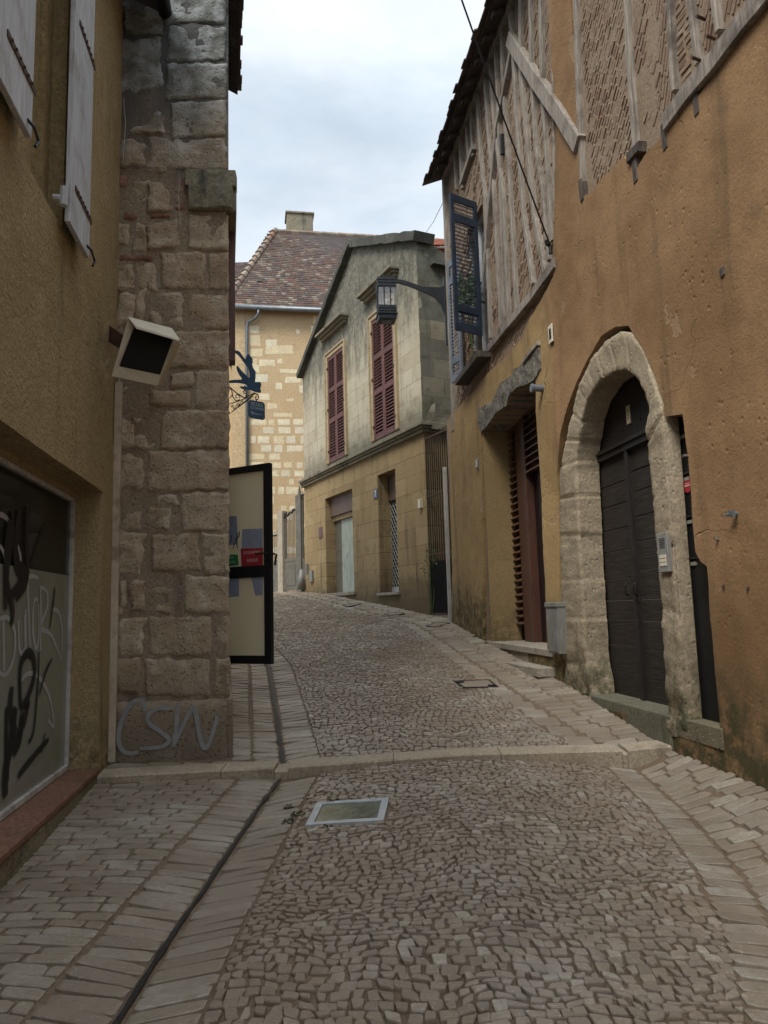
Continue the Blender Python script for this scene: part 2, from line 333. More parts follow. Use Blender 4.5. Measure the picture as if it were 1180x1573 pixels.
M['redwood'] = simple('red_brown_wood', (.085, .038, .026), .5, .3, 4, .3, .003, grain=(9, 9, 1), spec=.4)
M['darkred'] = simple('dark_red_door', (.018, .008, .007), .55, .3, 4, .3, .003, grain=(9, 9, 1))
M['louvre_r'] = simple('brown_louvre_paint', (.115, .055, .036), .6, .25, 6, .2, .003, dirt=(.06, .035, .025))
M['shut_red'] = simple('oxblood_shutter_paint', (.115, .042, .034), .6, .22, 5, .2, .003, dirt=(.08, .035, .03))
M['shut_blue'] = simple('dark_blue_shutter_paint', (.022, .034, .055), .5, .25, 5, .2, .003)
M['shut_grey'] = simple('pale_grey_blue_paint', (.13, .15, .18), .6, .25, 5, .2, .003)
M['white_wood'] = simple('chalky_white_shutter_paint', (.44, .455, .48), .75, .18, 4, .5, .005, grain=(12, 12, 1), dirt=(.25, .23, .21))
M['iron'] = simple('black_iron', (.018, .016, .016), .55, .3, 12, .3, .003, metal=.3)
M['iron_rust'] = simple('rusty_iron', (.07, .035, .022), .8, .4, 14, .4, .004)
M['lamp_paint'] = simple('lamp_black_paint', (.016, .020, .026), .42, .2, 12, .1, .002)
M['beige'] = simple('beige_metal_box', (.42, .35, .24), .5, .08, 5, .1, .002)
M['beige_top'] = simple('cream_metal_lit_hood', (.62, .56, .44), .5, .06, 5, .1, .002)  # plain cream on small fittings; on the floodlight hood it paints in light
M['pvc'] = simple('painted_conduit', (.42, .345, .26), .6, .12, 8, .15, .002, dirt=(.2, .14, .09))
M['pvc_grey'] = simple('grey_conduit', (.36, .34, .31), .6, .15, 8, .15, .002)
M['zinc'] = simple('zinc', (.17, .195, .215), .45, .15, 5, .1, .002, metal=.5)
M['zinc_box'] = simple('grey_meter_box', (.19, .19, .17), .5, .2, 5, .2, .002, grain=(16, 16, .8), dirt=(.15, .14, .12))
M['steel'] = simple('brushed_steel', (.42, .41, .38), .35, .1, 20, .05, .001, metal=.6)
M['lightmetal'] = simple('galvanised_frame', (.42, .43, .44), .5, .12, 12, .15, .002, metal=.3)
M['winframe'] = simple('old_white_frame', (.42, .40, .37), .6, .2, 8, .3, .003, dirt=(.14, .12, .1))
M['redtile_sill'] = wallmat('terracotta_sill', (.20, .105, .07), (.24, .13, .09), (.15, .085, .06), 40, .4, True, (.11, .07, .05), .6)
M['plinth'] = wallmat('damp_plinth', (.20, .175, .115), (.25, .21, .14), (.11, .105, .07), 60, 1, True, (.04, .04, .03), .7, None, None, .012)
M['green_door'] = simple('faded_green_door', (.33, .37, .31), .65, .12, 3, .2, .003, grain=(3, 3, .8), dirt=(.22, .25, .21))
M['brownpanel'] = simple('brown_metal_fascia', (.12, .078, .058), .6, .12, 4, .1, .002)
M['gatepaint'] = simple('grey_brown_gate_paint', (.125, .115, .092), .6, .2, 6, .2, .003)
M['gatepost'] = wallmat('pale_gate_pillar', (.40, .35, .27), (.44, .39, .31), (.32, .28, .2), 30, .4, True, (.15, .12, .09), .5)
M['plaque'] = simple('dark_red_plaque', (.10, .026, .024), .4, .15)
M['numplate'] = simple('blue_enamel', (.035, .035, .075), .3, .15)
M['white'] = simple('white_enamel', (.75, .75, .72), .4, .05)
M['paper'] = simple('yellowed_paper', (.50, .43, .30), .8, .1)
M['paper_b'] = simple('blue_grey_poster', (.25, .28, .36), .7, .15, 3)
M['red_sign'] = simple('red_notice', (.32, .025, .035), .5, .06)
M['green_sign'] = simple('green_notice', (.02, .16, .05), .5, .06)
M['pinktxt'] = simple('faded_pink_lettering', (.62, .36, .36), .6, .06)
M['greentxt'] = simple('pale_green_lettering', (.28, .45, .30), .6, .06)
M['sign_blue'] = simple('petrol_blue_paint', (.035, .085, .15), .5, .15)
M['txt_blue'] = simple('pale_lettering', (.42, .47, .47), .6, .1)
M['spray_w'] = simple('white_spray_paint', (.42, .43, .43), .6, .1, 9); M['spray_w'].node_tree.nodes['Principled BSDF'].inputs['Alpha'].default_value = .7
M['spray_k'] = simple('black_spray_paint', (.006, .006, .007), .5, .1, 9); M['spray_k'].node_tree.nodes['Principled BSDF'].inputs['Alpha'].default_value = .85
M['spray_g'] = simple('grey_spray_paint', (.24, .235, .24), .6, .12, 12)
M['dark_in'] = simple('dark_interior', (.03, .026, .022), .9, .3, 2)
M['leaf'] = islandmat('green_leaves', [(.06, .12, .03), (.09, .16, .04), (.04, .085, .02), (.13, .19, .05)], 20, .6, .1, .002)
M['moss'] = islandmat('moss', [(.045, .055, .02), (.06, .07, .025), (.035, .04, .018)], 60, .95, .4, .003)
M['grille'] = simple('pale_steel_grille', (.33, .34, .32), .5, .15, 12, .1, .002, metal=.3)
M['cable'] = simple('black_cable', (.02, .02, .022), .6, .1)
M['mould'] = simple('grey_tracked_concrete', (.17, .155, .13), .95, .5, 18, 1., .015, dirt=(.06, .055, .05), spec=.1)
def glass(name, tint, rough, alpha=.5):
    N = NT(name); N.b.inputs['Base Color'].default_value = tint+(1,); N.b.inputs['Roughness'].default_value = rough
    N.b.inputs['Alpha'].default_value = alpha; N.b.inputs['IOR'].default_value = 1.5; N.b.inputs['Specular IOR Level'].default_value = .6
    return N.m
M['glass_dark'] = glass('dark_shop_glass', (.02, .024, .022), .06, .4)
M['glass_lamp'] = glass('lantern_glass', (.75, .78, .8), .15, .3)
def film():
    N = NT('grey_green_window_film'); n = N.noise(1.2, 4); c = N.mix(N.rmp(n, .3, .7), (.17, .18, .15), (.22, .23, .19)); return N.out(c, .22, None, spec=.5)
M['film'] = film()
def frosted():
    N = NT('milky_door_film'); x = N.xyz(); n = N.noise(1.5, 3); c = N.mix(N.rmp(n, .3, .7), (.80, .73, .54), (.84, .79, .64)); N.out(c, .35, None, spec=.4); tr = N.n('ShaderNodeBsdfTranslucent'); N.put(tr.inputs[0], c); ms = N.n('ShaderNodeMixShader'); ms.inputs[0].default_value = .5; N.t.links.new(N.b.outputs[0], ms.inputs[1]); N.t.links.new(tr.outputs[0], ms.inputs[2]); N.t.links.new(ms.outputs[0], N.t.nodes['Material Output'].inputs[0]); return N.m
M['frost'] = frosted()
def gl2():
    N = NT('worn_floor_glass'); n = N.noise(5, 6, .7, None, 1.5); c = N.mix(N.rmp(n, .42, .6), (.10, .125, .10), (.035, .05, .03)); return N.out(c, .18, N.noise(20, 3), .1, .002, .6)
M['floorglass'] = gl2()

# ------------------------------------------------------------------ ground shape
def lerp_tab(T, y):
    if y <= T[0][0]: return T[0][1]
    for (a, b), (c, d) in zip(T, T[1:]):
        if y <= c: return b+(d-b)*(y-a)/(c-a)
    return T[-1][1]
def sst(a, b, x):
    t = max(0, min(1, (x-a)/(b-a))); return t*t*(3-2*t)
LOW = [(-12, -1.42), (0, -1.36), (2, -1.33), (3.8, -1.29), (5.95, -1.21)]
UPP = [(5.95, -1.19), (6.2, -1.15), (7.5, -.94), (9, -.76), (11, -.56), (13.4, -.28), (14.5, -.17), (18.8, .35), (20.8, .53), (24, .66), (28, .70), (400, .7)]
CLT = [(-2, -.95), (2.4, -.945), (3.2, -.943), (3.7, -.928), (4.3, -.907), (5.2, -.875), (5.95, -.83)]
def CL(y): return lerp_tab(CLT, y) if y < 5.95 else lerp_tab([(5.95, -.82), (9.8, -1.54), (13, -2.45), (18, -3.9), (24, -5.6)], y)
def CR(y): return lerp_tab([(-3, .6), (1.2, .95), (2.5, 1.3), (3.3, 1.55), (3.8, 1.68), (4.8, 1.80), (5.9, 1.84), (6.1, 1.78), (6.7, 1.58), (7.8, 1.33), (9.5, 1.09), (11.2, .88), (13.5, .5), (15, -.15), (19, -1.95), (20.8, -2.75), (26, -5)], y)
def XL(y): return -1.334-.1494*y if y < 6.15 else -1.28-.213*(y-6.2)
def XR(y): return 2.081-.1416*(y-6.5) if y < 13.6 else max(-6, .80-.4867*(y-14.5))
def G(x, y):
    cl, cr = CL(y), CR(y)
    if y < 5.95:
        z = lerp_tab(LOW, y)+.05*exp(-((x-.5)/.75)**2)*sst(3.5, 5.9, y)-.035*exp(-((x-cl)/.3)**2)-.03*exp(-((x-cr)/.3)**2)+.075*sst(cr, XR(y), x)
    else:
        z = lerp_tab(UPP, y)-.02*exp(-((x-cl)/.3)**2)+.045*sst(cr, XR(y)+.01, x)*(1-sst(16, 22, y))
    return z
def gp(px, py):
    R = ray(px, py); lo, hi = .3, 40.
    t0 = lo/R.y; y = lo
    while y < 60:
        t = y/R.y
        if t*R.z < G(t*R.x, y): break
        y += .02
    return (t*R.x, y, G(t*R.x, y))

def P3(px, py, y):
    r = ray(px, py); t = y/r.y; return Vector((r.x*t, y, r.z*t))
def build_ground():
    ys = [-40, -20, -12]+[-6+i*.5 for i in range(12)]+[i*.12 for i in range(0, 50)]+[5.94, 5.951]+[6.0+i*.2 for i in range(110)]+[30, 40, 80, 200, 500]
    ys = sorted(set(ys))
    us = [-400, -60, -12, -7, -5]+[-4+i*.06 for i in range(134)]+[5, 7, 12, 60, 400]
    mb = MB(); vs = []
    for y in ys:
        for x in us:
            xx = x
            if abs(x) <= 5: xx = x+(CL(y)+.8)*.5 if 6 < y < 28 else x
            vs.append((xx, y, G(xx, max(-12, y))-.013))
    w = len(us)
    mb.add(vs, [(j*w+i, j*w+i+1, (j+1)*w+i+1, (j+1)*w+i) for j in range(len(ys)-1) for i in range(w-1)])
    tag(mb.build('ground', M['bed']), kind='structure')
def stone(mb, P, h, near):
    cxx = sum(p[0] for p in P)/4; cyy = sum(p[1] for p in P)/4; z = G(cxx, cyy)+h
    tx, ty = rnd(-.06, .06), rnd(-.06, .06); gx = (G(cxx+.05, cyy)-G(cxx-.05, cyy))/.1; gy = (G(cxx, cyy+.05)-G(cxx, cyy-.05))/.1
    if abs(gy) > .6: gy = .1
    if near:
        Q = []
        for i in range(4):
            a, b, c = P[i-1], P[i], P[(i+1) % 4]; k = rnd(.05, .17)
            Q.append((b[0]+(a[0]-b[0])*k, b[1]+(a[1]-b[1])*k)); k = rnd(.05, .17); Q.append((b[0]+(c[0]-b[0])*k, b[1]+(c[1]-b[1])*k))
        rings = ((1., -.03), (.98, -.004), (.88, 0))
    else: Q = P; rings = ((1., -.03), (.88, 0))
    n = len(Q); vs = []
    for s_, dz in rings:
        for a, b in Q:
            x, y = cxx+(a-cxx)*s_, cyy+(b-cyy)*s_
            vs.append((x, y, z+dz+(x-cxx)*(gx+tx)+(y-cyy)*(gy+ty)))
    fs = [(r*n+i, r*n+(i+1) % n, (r+1)*n+(i+1) % n, (r+1)*n+i) for r in range(len(rings)-1) for i in range(n)]
    fs.append(tuple((len(rings)-1)*n+i for i in range(n)))
    mb.add(vs, fs)
HOLES = []   # rectangles on the ground kept free (xy polygons)
def band(mb, y0, y1, fa, fb, row, wid, gap, slant=0., wav=.0, jit=.006, hj=.004, near_y=7.):
    y = y0; k = 0
    while y < y1:
        r = row*rnd(.88, 1.14) if row < .09 else row*rnd(.93, 1.07)
        if y > 11: r *= 1.25
        a, b = fa(y+r/2), fb(y+r/2)
        def Y(x, yy): return yy+slant*(x-a)+wav*noise.noise((x*1.3, yy*1.1, 4.2))+wav*.35*noise.noise((x*5, yy*4, 7.2))
        x = a-(0 if wid > .25 else rnd(0, wid*.5))
        first = True
        while x < b-.015:
            w = wid*rnd(.72, 1.32)*(1.2 if y > 11 else 1)
            if first: x0 = a; first = False; w = max(.03, x+w-a)
            else: x0 = x
            x1 = min(b, x0+w)
            if b-x1 < wid*.35: x1 = b
            g = gap/2; J = lambda: rnd(-jit, jit)
            P = [(x0+g+J(), Y(x0, y)+g+J()), (x1-g+J(), Y(x1, y)+g+J()), (x1-g+J(), Y(x1, y+r)-g+J()), (x0+g+J(), Y(x0, y+r)-g+J())]
            mx, my = (x0+x1)/2, Y((x0+x1)/2, y+r/2)
            kr = KF(mx)
            if P[0][1] < kr < P[2][1] or abs(my-kr-.1) < .13 or any(inpoly(mx, my, H) for H in HOLES): pass
            else: stone(mb, P, rnd(-hj, hj), my < near_y)
            x = x1+1e-4
        y += r
def KF(x): return lerp_tab([(-2.3, 5.76), (-.8, 5.86), (.6, 6.0), (1.75, 5.88), (2.3, 5.95)], x)

# ground furniture rectangles
hatch = [gp(487, 1236), gp(598, 1229), gp(590, 1262), gp(469, 1270)]
cover = [gp(697, 1047), gp(752, 1045), gp(766, 1056), gp(712, 1058)]
def grow(P, k):
    cx = sum(p[0] for p in P)/len(P); cy = sum(p[1] for p in P)/len(P); return [(cx+(p[0]-cx)*k, cy+(p[1]-cy)*k) for p in P]
HOLES += [grow(hatch, 1.06)]
build_ground()
mb = MB()
band(mb, -1.0, 6.1, lambda y: CL(y)+.30, lambda y: CR(y)-.22, .050, .056, .008, 0, .15, .011, .0045)
band(mb, 6.0, 27, lambda y: CL(y)+.30, lambda y: CR(y)-.24, .055, .062, .008, 0, .15, .011, .0045)
tag(mb.build('cobbled_road', M['cobble']), kind='structure')
mb = MB()
band(mb, -1, 6.1, lambda y: CL(y)+.02, lambda y: CL(y)+.29, .088, .3, .010, .20, .0, .004, .004)
band(mb, -1, 6.1, lambda y: CL(y)-.30, lambda y: CL(y)-.02, .090, .3, .010, -.12, .0, .004, .004)
band(mb, -1, 6.1, lambda y: XL(y)+.0, lambda y: CL(y)-.31, .080, .18, .011, -.02, .0, .003, .003)
band(mb, 6, 20, lambda y: CL(y)+.02, lambda y: CL(y)+.29, .095, .3, .009, .15, 0, .005, .004)
band(mb, 6, 20, lambda y: CL(y)-.24, lambda y: CL(y)-.02, .09, .3, .010, -.1, 0, .005, .004)
band(mb, 6, 20, lambda y: XL(y)+.0, lambda y: CL(y)-.25, .085, .26, .010, -.05, .02, .005, .004)
tag(mb.build('pavement', M['sett']), kind='structure')
mb = MB()
band(mb, -1, 6.1, lambda y: CR(y)-.21, lambda y: CR(y)-.01, .090, .3, .010, -.12, 0, .004, .004)
band(mb, -1, 6.1, lambda y: CR(y)+.01, lambda y: XR(y)-.0, .105, .24, .010, .15, .01, .004, .004)
band(mb, 6, 24, lambda y: CR(y)-.23, lambda y: CR(y)-.01, .26, .3, .006, -.3, 0, .003, .002)
band(mb, 6, 24, lambda y: CR(y)+.01, lambda y: XR(y)-.0, .11, .26, .010, -.15, .03, .006, .004)
tag(mb.build('pavement', M['sett']), kind='structure')
# dark channel joints
mb = MB()
def strip(mb, fx, y0, y1, w, dz):
    vs = []; y = y0; n = 0
    while y <= y1:
        x = fx(y)+.008*noise.noise((y*3, 0, 0)); ww = w*(1+1.1*noise.noise((y*7, 3, 0)))
        for s_ in (-ww, ww): vs.append((x+s_, y, G(x+s_, y)+dz))
        y += .06; n += 1
    mb.add(vs, [(2*i, 2*i+1, 2*i+3, 2*i+2) for i in range(n-1)])
strip(mb, CL, -1, 5.84, .011, .002); strip(mb, CL, 6.1, 20, .016, .002)
tag(mb.build('gutter', M['gut']), kind='structure')
# stone kerb across the street
mb = MB(); xs = [-2.27, -1.28, -.88, -.78, .02, .85, 1.76, 1.80, 2.22]
kz = lambda x: lerp_tab([(-2.3, -1.175), (-.8, -1.165), (.5, -1.135), (1.78, -1.115), (2.3, -1.095)], x)
for a, b in zip(xs, xs[1:]):
    if (b-a) < .12: dz = -.025; g = 0
    else: dz = 0; g = .003
    n = max(1, int((b-a)/.12))
    for i in range(n):
        pass
    vs = []
    for i in range(n+1):
        x = a+g+(b-a-2*g)*i/n; y = KF(x); z = kz(x)+dz+.003*noise.noise((x*6, 0, 0)); dp = .23+.006*noise.noise((x*5, 4, 0))
        vs += [(x, y, z-.25), (x, y-.004, z-.012), (x, y+.012, z), (x, y+dp, z+.005), (x, y+dp+.01, z-.25)]
    fs = [(i*5+j, i*5+(j+1) % 5, (i+1)*5+(j+1) % 5, (i+1)*5+j) for i in range(n) for j in range(5)]+[(4, 3, 2, 1, 0), tuple(n*5+j for j in range(5))]
    mb.add(vs, fs)
tag(mb.build('stone_drain_kerb', M['kerb']), kind='structure')

# glass pavement hatch
def ground_thing(name, label, cat, P, group=None):
    c = [sum(p[i] for p in P)/len(P) for i in range(3)]
    o = bpy.data.objects.new(name, None); COL.objects.link(o); o.location = c; tag(o, label, cat, group)
    return o, [tuple(p[i]-c[i] for i in range(3)) for p in P]
def frame_quad(mb, P, k, h0, h1):
    c = [0, 0, 0]; I = []
    for i in range(4):
        a, b, d = Vector(P[i-1]), Vector(P[i]), Vector(P[(i+1) % 4])
        I.append(b+(a-b).normalized()*k+(d-b).normalized()*k)
    for i in range(4):
        j = (i+1) % 4; q = [P[i], P[j], I[j], I[i]]
        mb.hexa([(p[0], p[1], p[2]+h0) for p in q]+[(p[0], p[1], p[2]+h1) for p in q])
    return I
t, P = ground_thing('pavement_hatch', 'rectangular glass pavement light in a pale metal frame set among the cobbles', 'hatch', hatch)
mb = MB(); I = frame_quad(mb, P, .045, -.03, .012); mb.build('frame', M['lightmetal'], t, bev=.002)
mb = MB(); mb.hexa([(p[0], p[1], p[2]-.02) for p in I]+[(p[0], p[1], p[2]+.004) for p in I]); mb.build('glass', M['floorglass'], t)
mb = MB()
for p, q_ in ((I[0], I[1]),):
    a, b = Vector(p), Vector(q_)
    for k in (.06, .8):
        c = a.lerp(b, k); d = a.lerp(b, k+.12); mb.add([(c.x, c.y+.022, c.z+.0135), (d.x, d.y+.022, d.z+.0135), (d.x, d.y+.034, d.z+.0135), (c.x, c.y+.034, c.z+.0135)], [(0, 1, 2, 3)]); mb.build('lifting_slot', M['black'], t); mb = MB()
def manhole(name, label, cat, pts, group=None):
    t, P = ground_thing(name, label, cat, pts, group)
    mb = MB(); I = frame_quad(mb, P, .022, -.03, .010); mb.build('rim', M['iron'], t)
    mb = MB(); mb.hexa([(p[0], p[1], p[2]-.02) for p in I]+[(p[0], p[1], p[2]+.007) for p in I]); mb.build('lid', M['cobble'], t)
    return t, P
t, P = manhole('manhole_cover', 'small stone-filled manhole cover in a thin black rim in the middle of the street', 'manhole cover', cover)
mb = MB()
for p in (P[0], P[2]):
    mb = MB(); mb.tube([(p[0]*.72, p[1]*.6, p[2]*.6-.005), (p[0]*.72, p[1]*.6, p[2]*.6+.013)], .05, 10); mb.build('lifting_hole', M['iron'], t)
manhole('drain_cover', 'narrow black-rimmed slot cover in the pavement below the barred side gate', 'drain cover', group='drain covers along the right pavement', pts=[gp(654, 962), gp(672, 956), gp(692, 957.5), gp(668, 964)])
manhole('drain_cover', 'black-rimmed slot cover in the pavement below the window grille of house number 7', 'drain cover', group='drain covers along the right pavement', pts=[gp(590, 943.5), gp(618, 941), gp(622, 943.2), gp(596, 946.5)])
manhole('drain_cover', 'black-rimmed slot cover in the pavement before the green door, farthest up the street', 'drain cover', group='drain covers along the right pavement', pts=[gp(527, 931), gp(548, 926.5), gp(556, 927.6), gp(534, 932.6)])

# ------------------------------------------------------------------ right: timber-framed, rendered house
hor = lambda px: (lambda a, b: [0])(0, 0)
ZR = -1.15
R = Fr(2.08138, 6.5, ZR, -.14022635, .99011947)
rr = R.root('timber_framed_house', 'tall house with brown rendered wall, pointed stone doorway and timber-framed brick upper floor', 'house')
q = R.q
ZT = 7.72-ZR
def qs(L, off=0): return [q(a, b, off) for a, b in L]
arch_out = [(868, 1060), (864, 1000), (861, 900), (860, 800), (861, 730), (868, 680), (878, 637), (890, 592), (907, 552), (930, 524), (953, 509), (970, 511), (988, 538), (1000, 568), (1010, 598), (1018, 622), (1021, 646), (1029, 750), (1037, 860), (1045, 960), (1052, 1050), (1057, 1112)]
arch_in = [(908, 1068), (899, 1000), (894, 900), (889, 800), (885, 720), (888, 680), (893, 648), (903, 615), (920, 588), (943, 571), (960, 568), (975, 577), (987, 595), (995, 615), (998, 635), (994, 655), (997, 700), (1004, 780), (1010, 860), (1017, 950), (1022, 1040), (1026, 1110)]
hole_arch = qs([(866, 1085), (862, 1000), (859, 900), (857, 800), (857, 724), (863, 670), (873, 620), (885, 585), (900, 552), (921, 516), (943, 502), (964, 500), (985, 530), (1003, 566), (1014, 598), (1022, 622), (1022, 640), (1050, 636), (1056, 700), (1062, 800), (1067, 848), (1074, 862), (1086, 870), (1089, 900), (1096, 1000), (1104, 1119), (1058, 1112), (1030, 1120), (960, 1095), (908, 1085)])
hole_red = qs([(743, 990), (741, 800), (740, 664), (754, 648), (763, 635), (779, 623), (784, 605), (797, 594), (809, 591), (823, 583), (828, 700), (834, 850), (843, 1008)])
up = qs([(692, 640), (700, 632), (715, 612), (728, 600), (745, 578), (765, 560), (786, 538), (803, 520), (812, 490), (830, 462), (842, 440), (850, 425), (852, 400), (851, 300), (849, 150), (845, 0)])
up += [(up[-1][0]-.03, ZT-.05), (q(878, 0)[0]+.0, ZT-.05)]
up += qs([(878, 0), (885, 150), (891, 300), (905, 298), (925, 272), (945, 254), (958, 240), (975, 262), (1000, 228), (1022, 205), (1052, 163), (1072, 148), (1096, 112), (1130, 68), (1160, 28), (1180, 12)])
bl = q(693, 950)
FOOT = [(-8, -.65), (-1.7, -.4), (1, -.1), (2.2, .03), (4.6, .27), (bl[0], .55)]
outl = FOOT+up+[(-4, up[-1][1]+.3), (-8, up[-1][1]+.4)]
holes = [hole_arch, hole_red]
# split the render: brown to the right of the joint at px ~848, yellow to the left
uj = q(858, 700)[0]
mb = MB(); sheet(mb, outl, holes, 0, .075, .05, .035, .9, .0, .007, ojit=.008); ren = mb.build('rendered_wall', M['render_r'], rr, smooth=True)
def rmix():
    N = NT('brown_and_ochre_render'); x = N.xyz(); big = N.noise(.8, 4, .6); mid = N.noise(4, 6, .65); fin = N.noise(42, 5, .7)
    c = N.mix(N.rmp(big, .35, .65), (.225, .134, .066), (.325, .20, .105)); c2 = N.mix(N.rmp(big, .35, .65), (.38, .265, .125), (.31, .21, .10))
    w = N.rmp(N.ma('ADD', x[0], N.ma('MULTIPLY', mid, .35)), uj+.12, uj+.32); w = N.ma('MULTIPLY', w, N.rmp(x[2], 5.0, 4.2)); c = N.mix(w, c, c2)
    c = N.mix(N.rmp(mid, .52, .75, 0, .6), c, (.19, .127, .078)); c = N.mix(N.rmp(fin, .4, .7, 0, .4), c, (.17, .10, .05))
    c = N.mix(N.rmp(N.noise(1, 5, .6, N.map((3, 3, .3))), .50, .74, 0, .7), c, (.12, .08, .045))
    c = N.mix(N.rmp(N.noise(2.6, 6, .75), .62, .72, 0, .45), c, (.30, .22, .14))
    dv = N.n('ShaderNodeVectorMath', operation='ADD'); nn_ = N.n('ShaderNodeTexNoise'); nn_.inputs['Scale'].default_value = 2.2; N.put(nn_.inputs['Vector'], N.tc); N.put(dv.inputs[0], N.tc); N.put(dv.inputs[1], nn_.outputs['Color'])
    ck = N.rmp(N.vor(.85, 'DISTANCE_TO_EDGE', dv.outputs[0]), .0, .006, 1, 0); ck = N.ma('MULTIPLY', ck, N.rmp(N.noise(.7, 3), .50, .58)); c = N.mix(N.ma('MULTIPLY', ck, .6), c, (.09, .06, .04))
    fl_ = N.rmp(N.noise(1.3, 5, .6), .63, .65); c = N.mix(N.ma('MULTIPLY', fl_, .5), c, (.31, .225, .145))
    # moss follows the foot of the wall up the slope
    zz = N.ma('SUBTRACT', x[2], N.ma('MULTIPLY', x[0], .13)); w = N.ma('MULTIPLY', N.rmp(N.ma('ADD', zz, N.ma('MULTIPLY', mid, -1.2)), .45, -.35), N.rmp(N.noise(6, 6, .75), .34, .56)); c = N.mix(N.ma('MULTIPLY', w, .9), c, (.055, .055, .028))
    h = N.ma('ADD', N.ma('ADD', N.ma('MULTIPLY', fin, .6), N.ma('MULTIPLY', mid, 1.0)), N.ma('ADD', N.ma('MULTIPLY', fl_, -.35), N.ma('MULTIPLY', ck, -1.5)))
    h = N.ma('ADD', h, N.ma('MULTIPLY', N.rmp(N.vor(11), 0, .25, -.8, 0), N.rmp(N.noise(1.1, 3), .45, .6)))
    return N.out(c, .93, h, .7, .013, .12)
ren.data.materials[0] = rmix()
# structure behind the render
def ringbox(mb, fr_pts): pass
mb = MB()
uT = q(688, 430)[0]+.02
# blue window opening
wu0, wu1 = q(742, 430)[0], q(709, 430)[0]; wz0 = q(744, 545)[1]; wz1 = q(735, 312)[1]
hole_w = [(wu0, wz0), (wu1, wz0), (wu1, wz1), (wu0, wz1)]
sheet(mb, FOOT+[(bl[0]-.02, q(692, 640)[1]), (uT, q(692, 635)[1]), (uT, ZT), (-8, ZT)], [hole_arch, hole_red, hole_w], -.05, .25, .5, .0)
uE = bl[0]
mb.box(uE-.25, uE-.02, -6, -.06, bl[1]-.3, q(692, 635)[1]); mb.box(uT-.25, uT-.01, -6, -.06, q(692, 640)[1], ZT)          # far gable end
mb.box(-8.2, -8, -6, -.06, -.6, ZT)
mb.build('masonry', M['mortar_r'], rr)
# brick infill, laid on the slant between the posts
post_px = {}
def bricks(mb, u0, u1, z0, z1, ang, seed, dens=1, L=.20, H=.042, off=-.052):
    random.seed(seed); ca, sa = cos(ang), sin(ang); W = u1-u0; D = z1-z0; ext = W*abs(sa)+.3
    t = -ext
    while t < D+ext:
        s_ = rnd(-L, 0)
        while s_ < W/max(.3, abs(ca))+L:
            l = L*rnd(.75, 1.1); cu = u0+s_*ca+l/2*ca; cz = z0+t+s_*sa+l/2*sa
            hw, hh_ = l/2-.006, H/2
            if u0-.02 < cu < u1+.02 and z0 < cz < z1 and random.random() < dens:
                o = off+rnd(.002, .013); k = rnd(-.05, .05); c2, s2 = cos(ang+k), sin(ang+k); pts = []
                for oo in (off-.02, o):
                    for a, b in ((-hw, -hh_), (hw, -hh_), (hw, hh_), (-hw, hh_)):
                        a *= (1 if oo < o else .94); b *= (1 if oo < o else .82)
                        pts.append((cu+a*c2-b*s2, oo+(rnd(-.004, .004) if oo == o else 0), cz+a*s2+b*c2))
                mb.hexa(pts)
            s_ += l+.012
        t += (H+rnd(.012, .022))/max(.35, abs(ca))
bm_ = MB()
us_posts = sorted([q(x, y)[0] for x, y in ((690, 400), (712, 300), (741, 300), (752, 300), (768, 300), (782, 300), (803, 332), (819, 332), (833, 300), (850, 300))], reverse=True)
zb = q(780, 505)[1]
for i, (a, b) in enumerate(zip(us_posts, us_posts[1:])):
    z0 = zb+.02
    if i == 1: z0 = wz1
    bricks(bm_, b, a, z0, ZT-.1, -(radians(38)+rnd(-.12, .12)), 100+i, .62, .18, .036)
bricks(bm_, wu1, us_posts[0], zb, ZT-.1, -radians(40), 140, .9)
bricks(bm_, q(852, 400)[0], q(697, 620)[0], zb-.75, zb-.03, -radians(24), 150, .95, .22)
bricks(bm_, q(955, 100)[0]+.02, q(892, 100)[0], zb-.9, ZT-.1, -radians(42), 151, .97, .115, .042)
bricks(bm_, q(1003, 100)[0], q(972, 100)[0], zb-.4, ZT-.1, -radians(48), 152, .35, .12)
bricks(bm_, q(1025, 100)[0], q(1003, 100)[0], zb-.5, ZT-.1, -radians(68), 153, 1, .22, .03)
bricks(bm_, q(1056, 60)[0], q(1034, 60)[0], zb+.05, ZT-.1, radians(2), 154, 1, .14, .045)
bricks(bm_, q(1094, 30)[0], q(1068, 30)[0], zb+.1, ZT-.1, -radians(66), 155, 1, .22, .03)
bricks(bm_, -3.9, q(1104, 30)[0], zb+.1, ZT-.1, -radians(60), 156, 1, .22, .035)
random.seed(11)
inf = bm_.build('brick_infill', M['brick'], rr)
def beam(L, w, mat='timber_w', o1=.012, name='timber_post', ext=0):
    pts = qs(L); 
    if ext: pts = [(pts[0][0]-.02, ZT-.05)]+pts
    mb = MB(); mb.beam(pts, w, -.07, o1); return mb.build(name, M[mat], rr)
def ww(px): return px
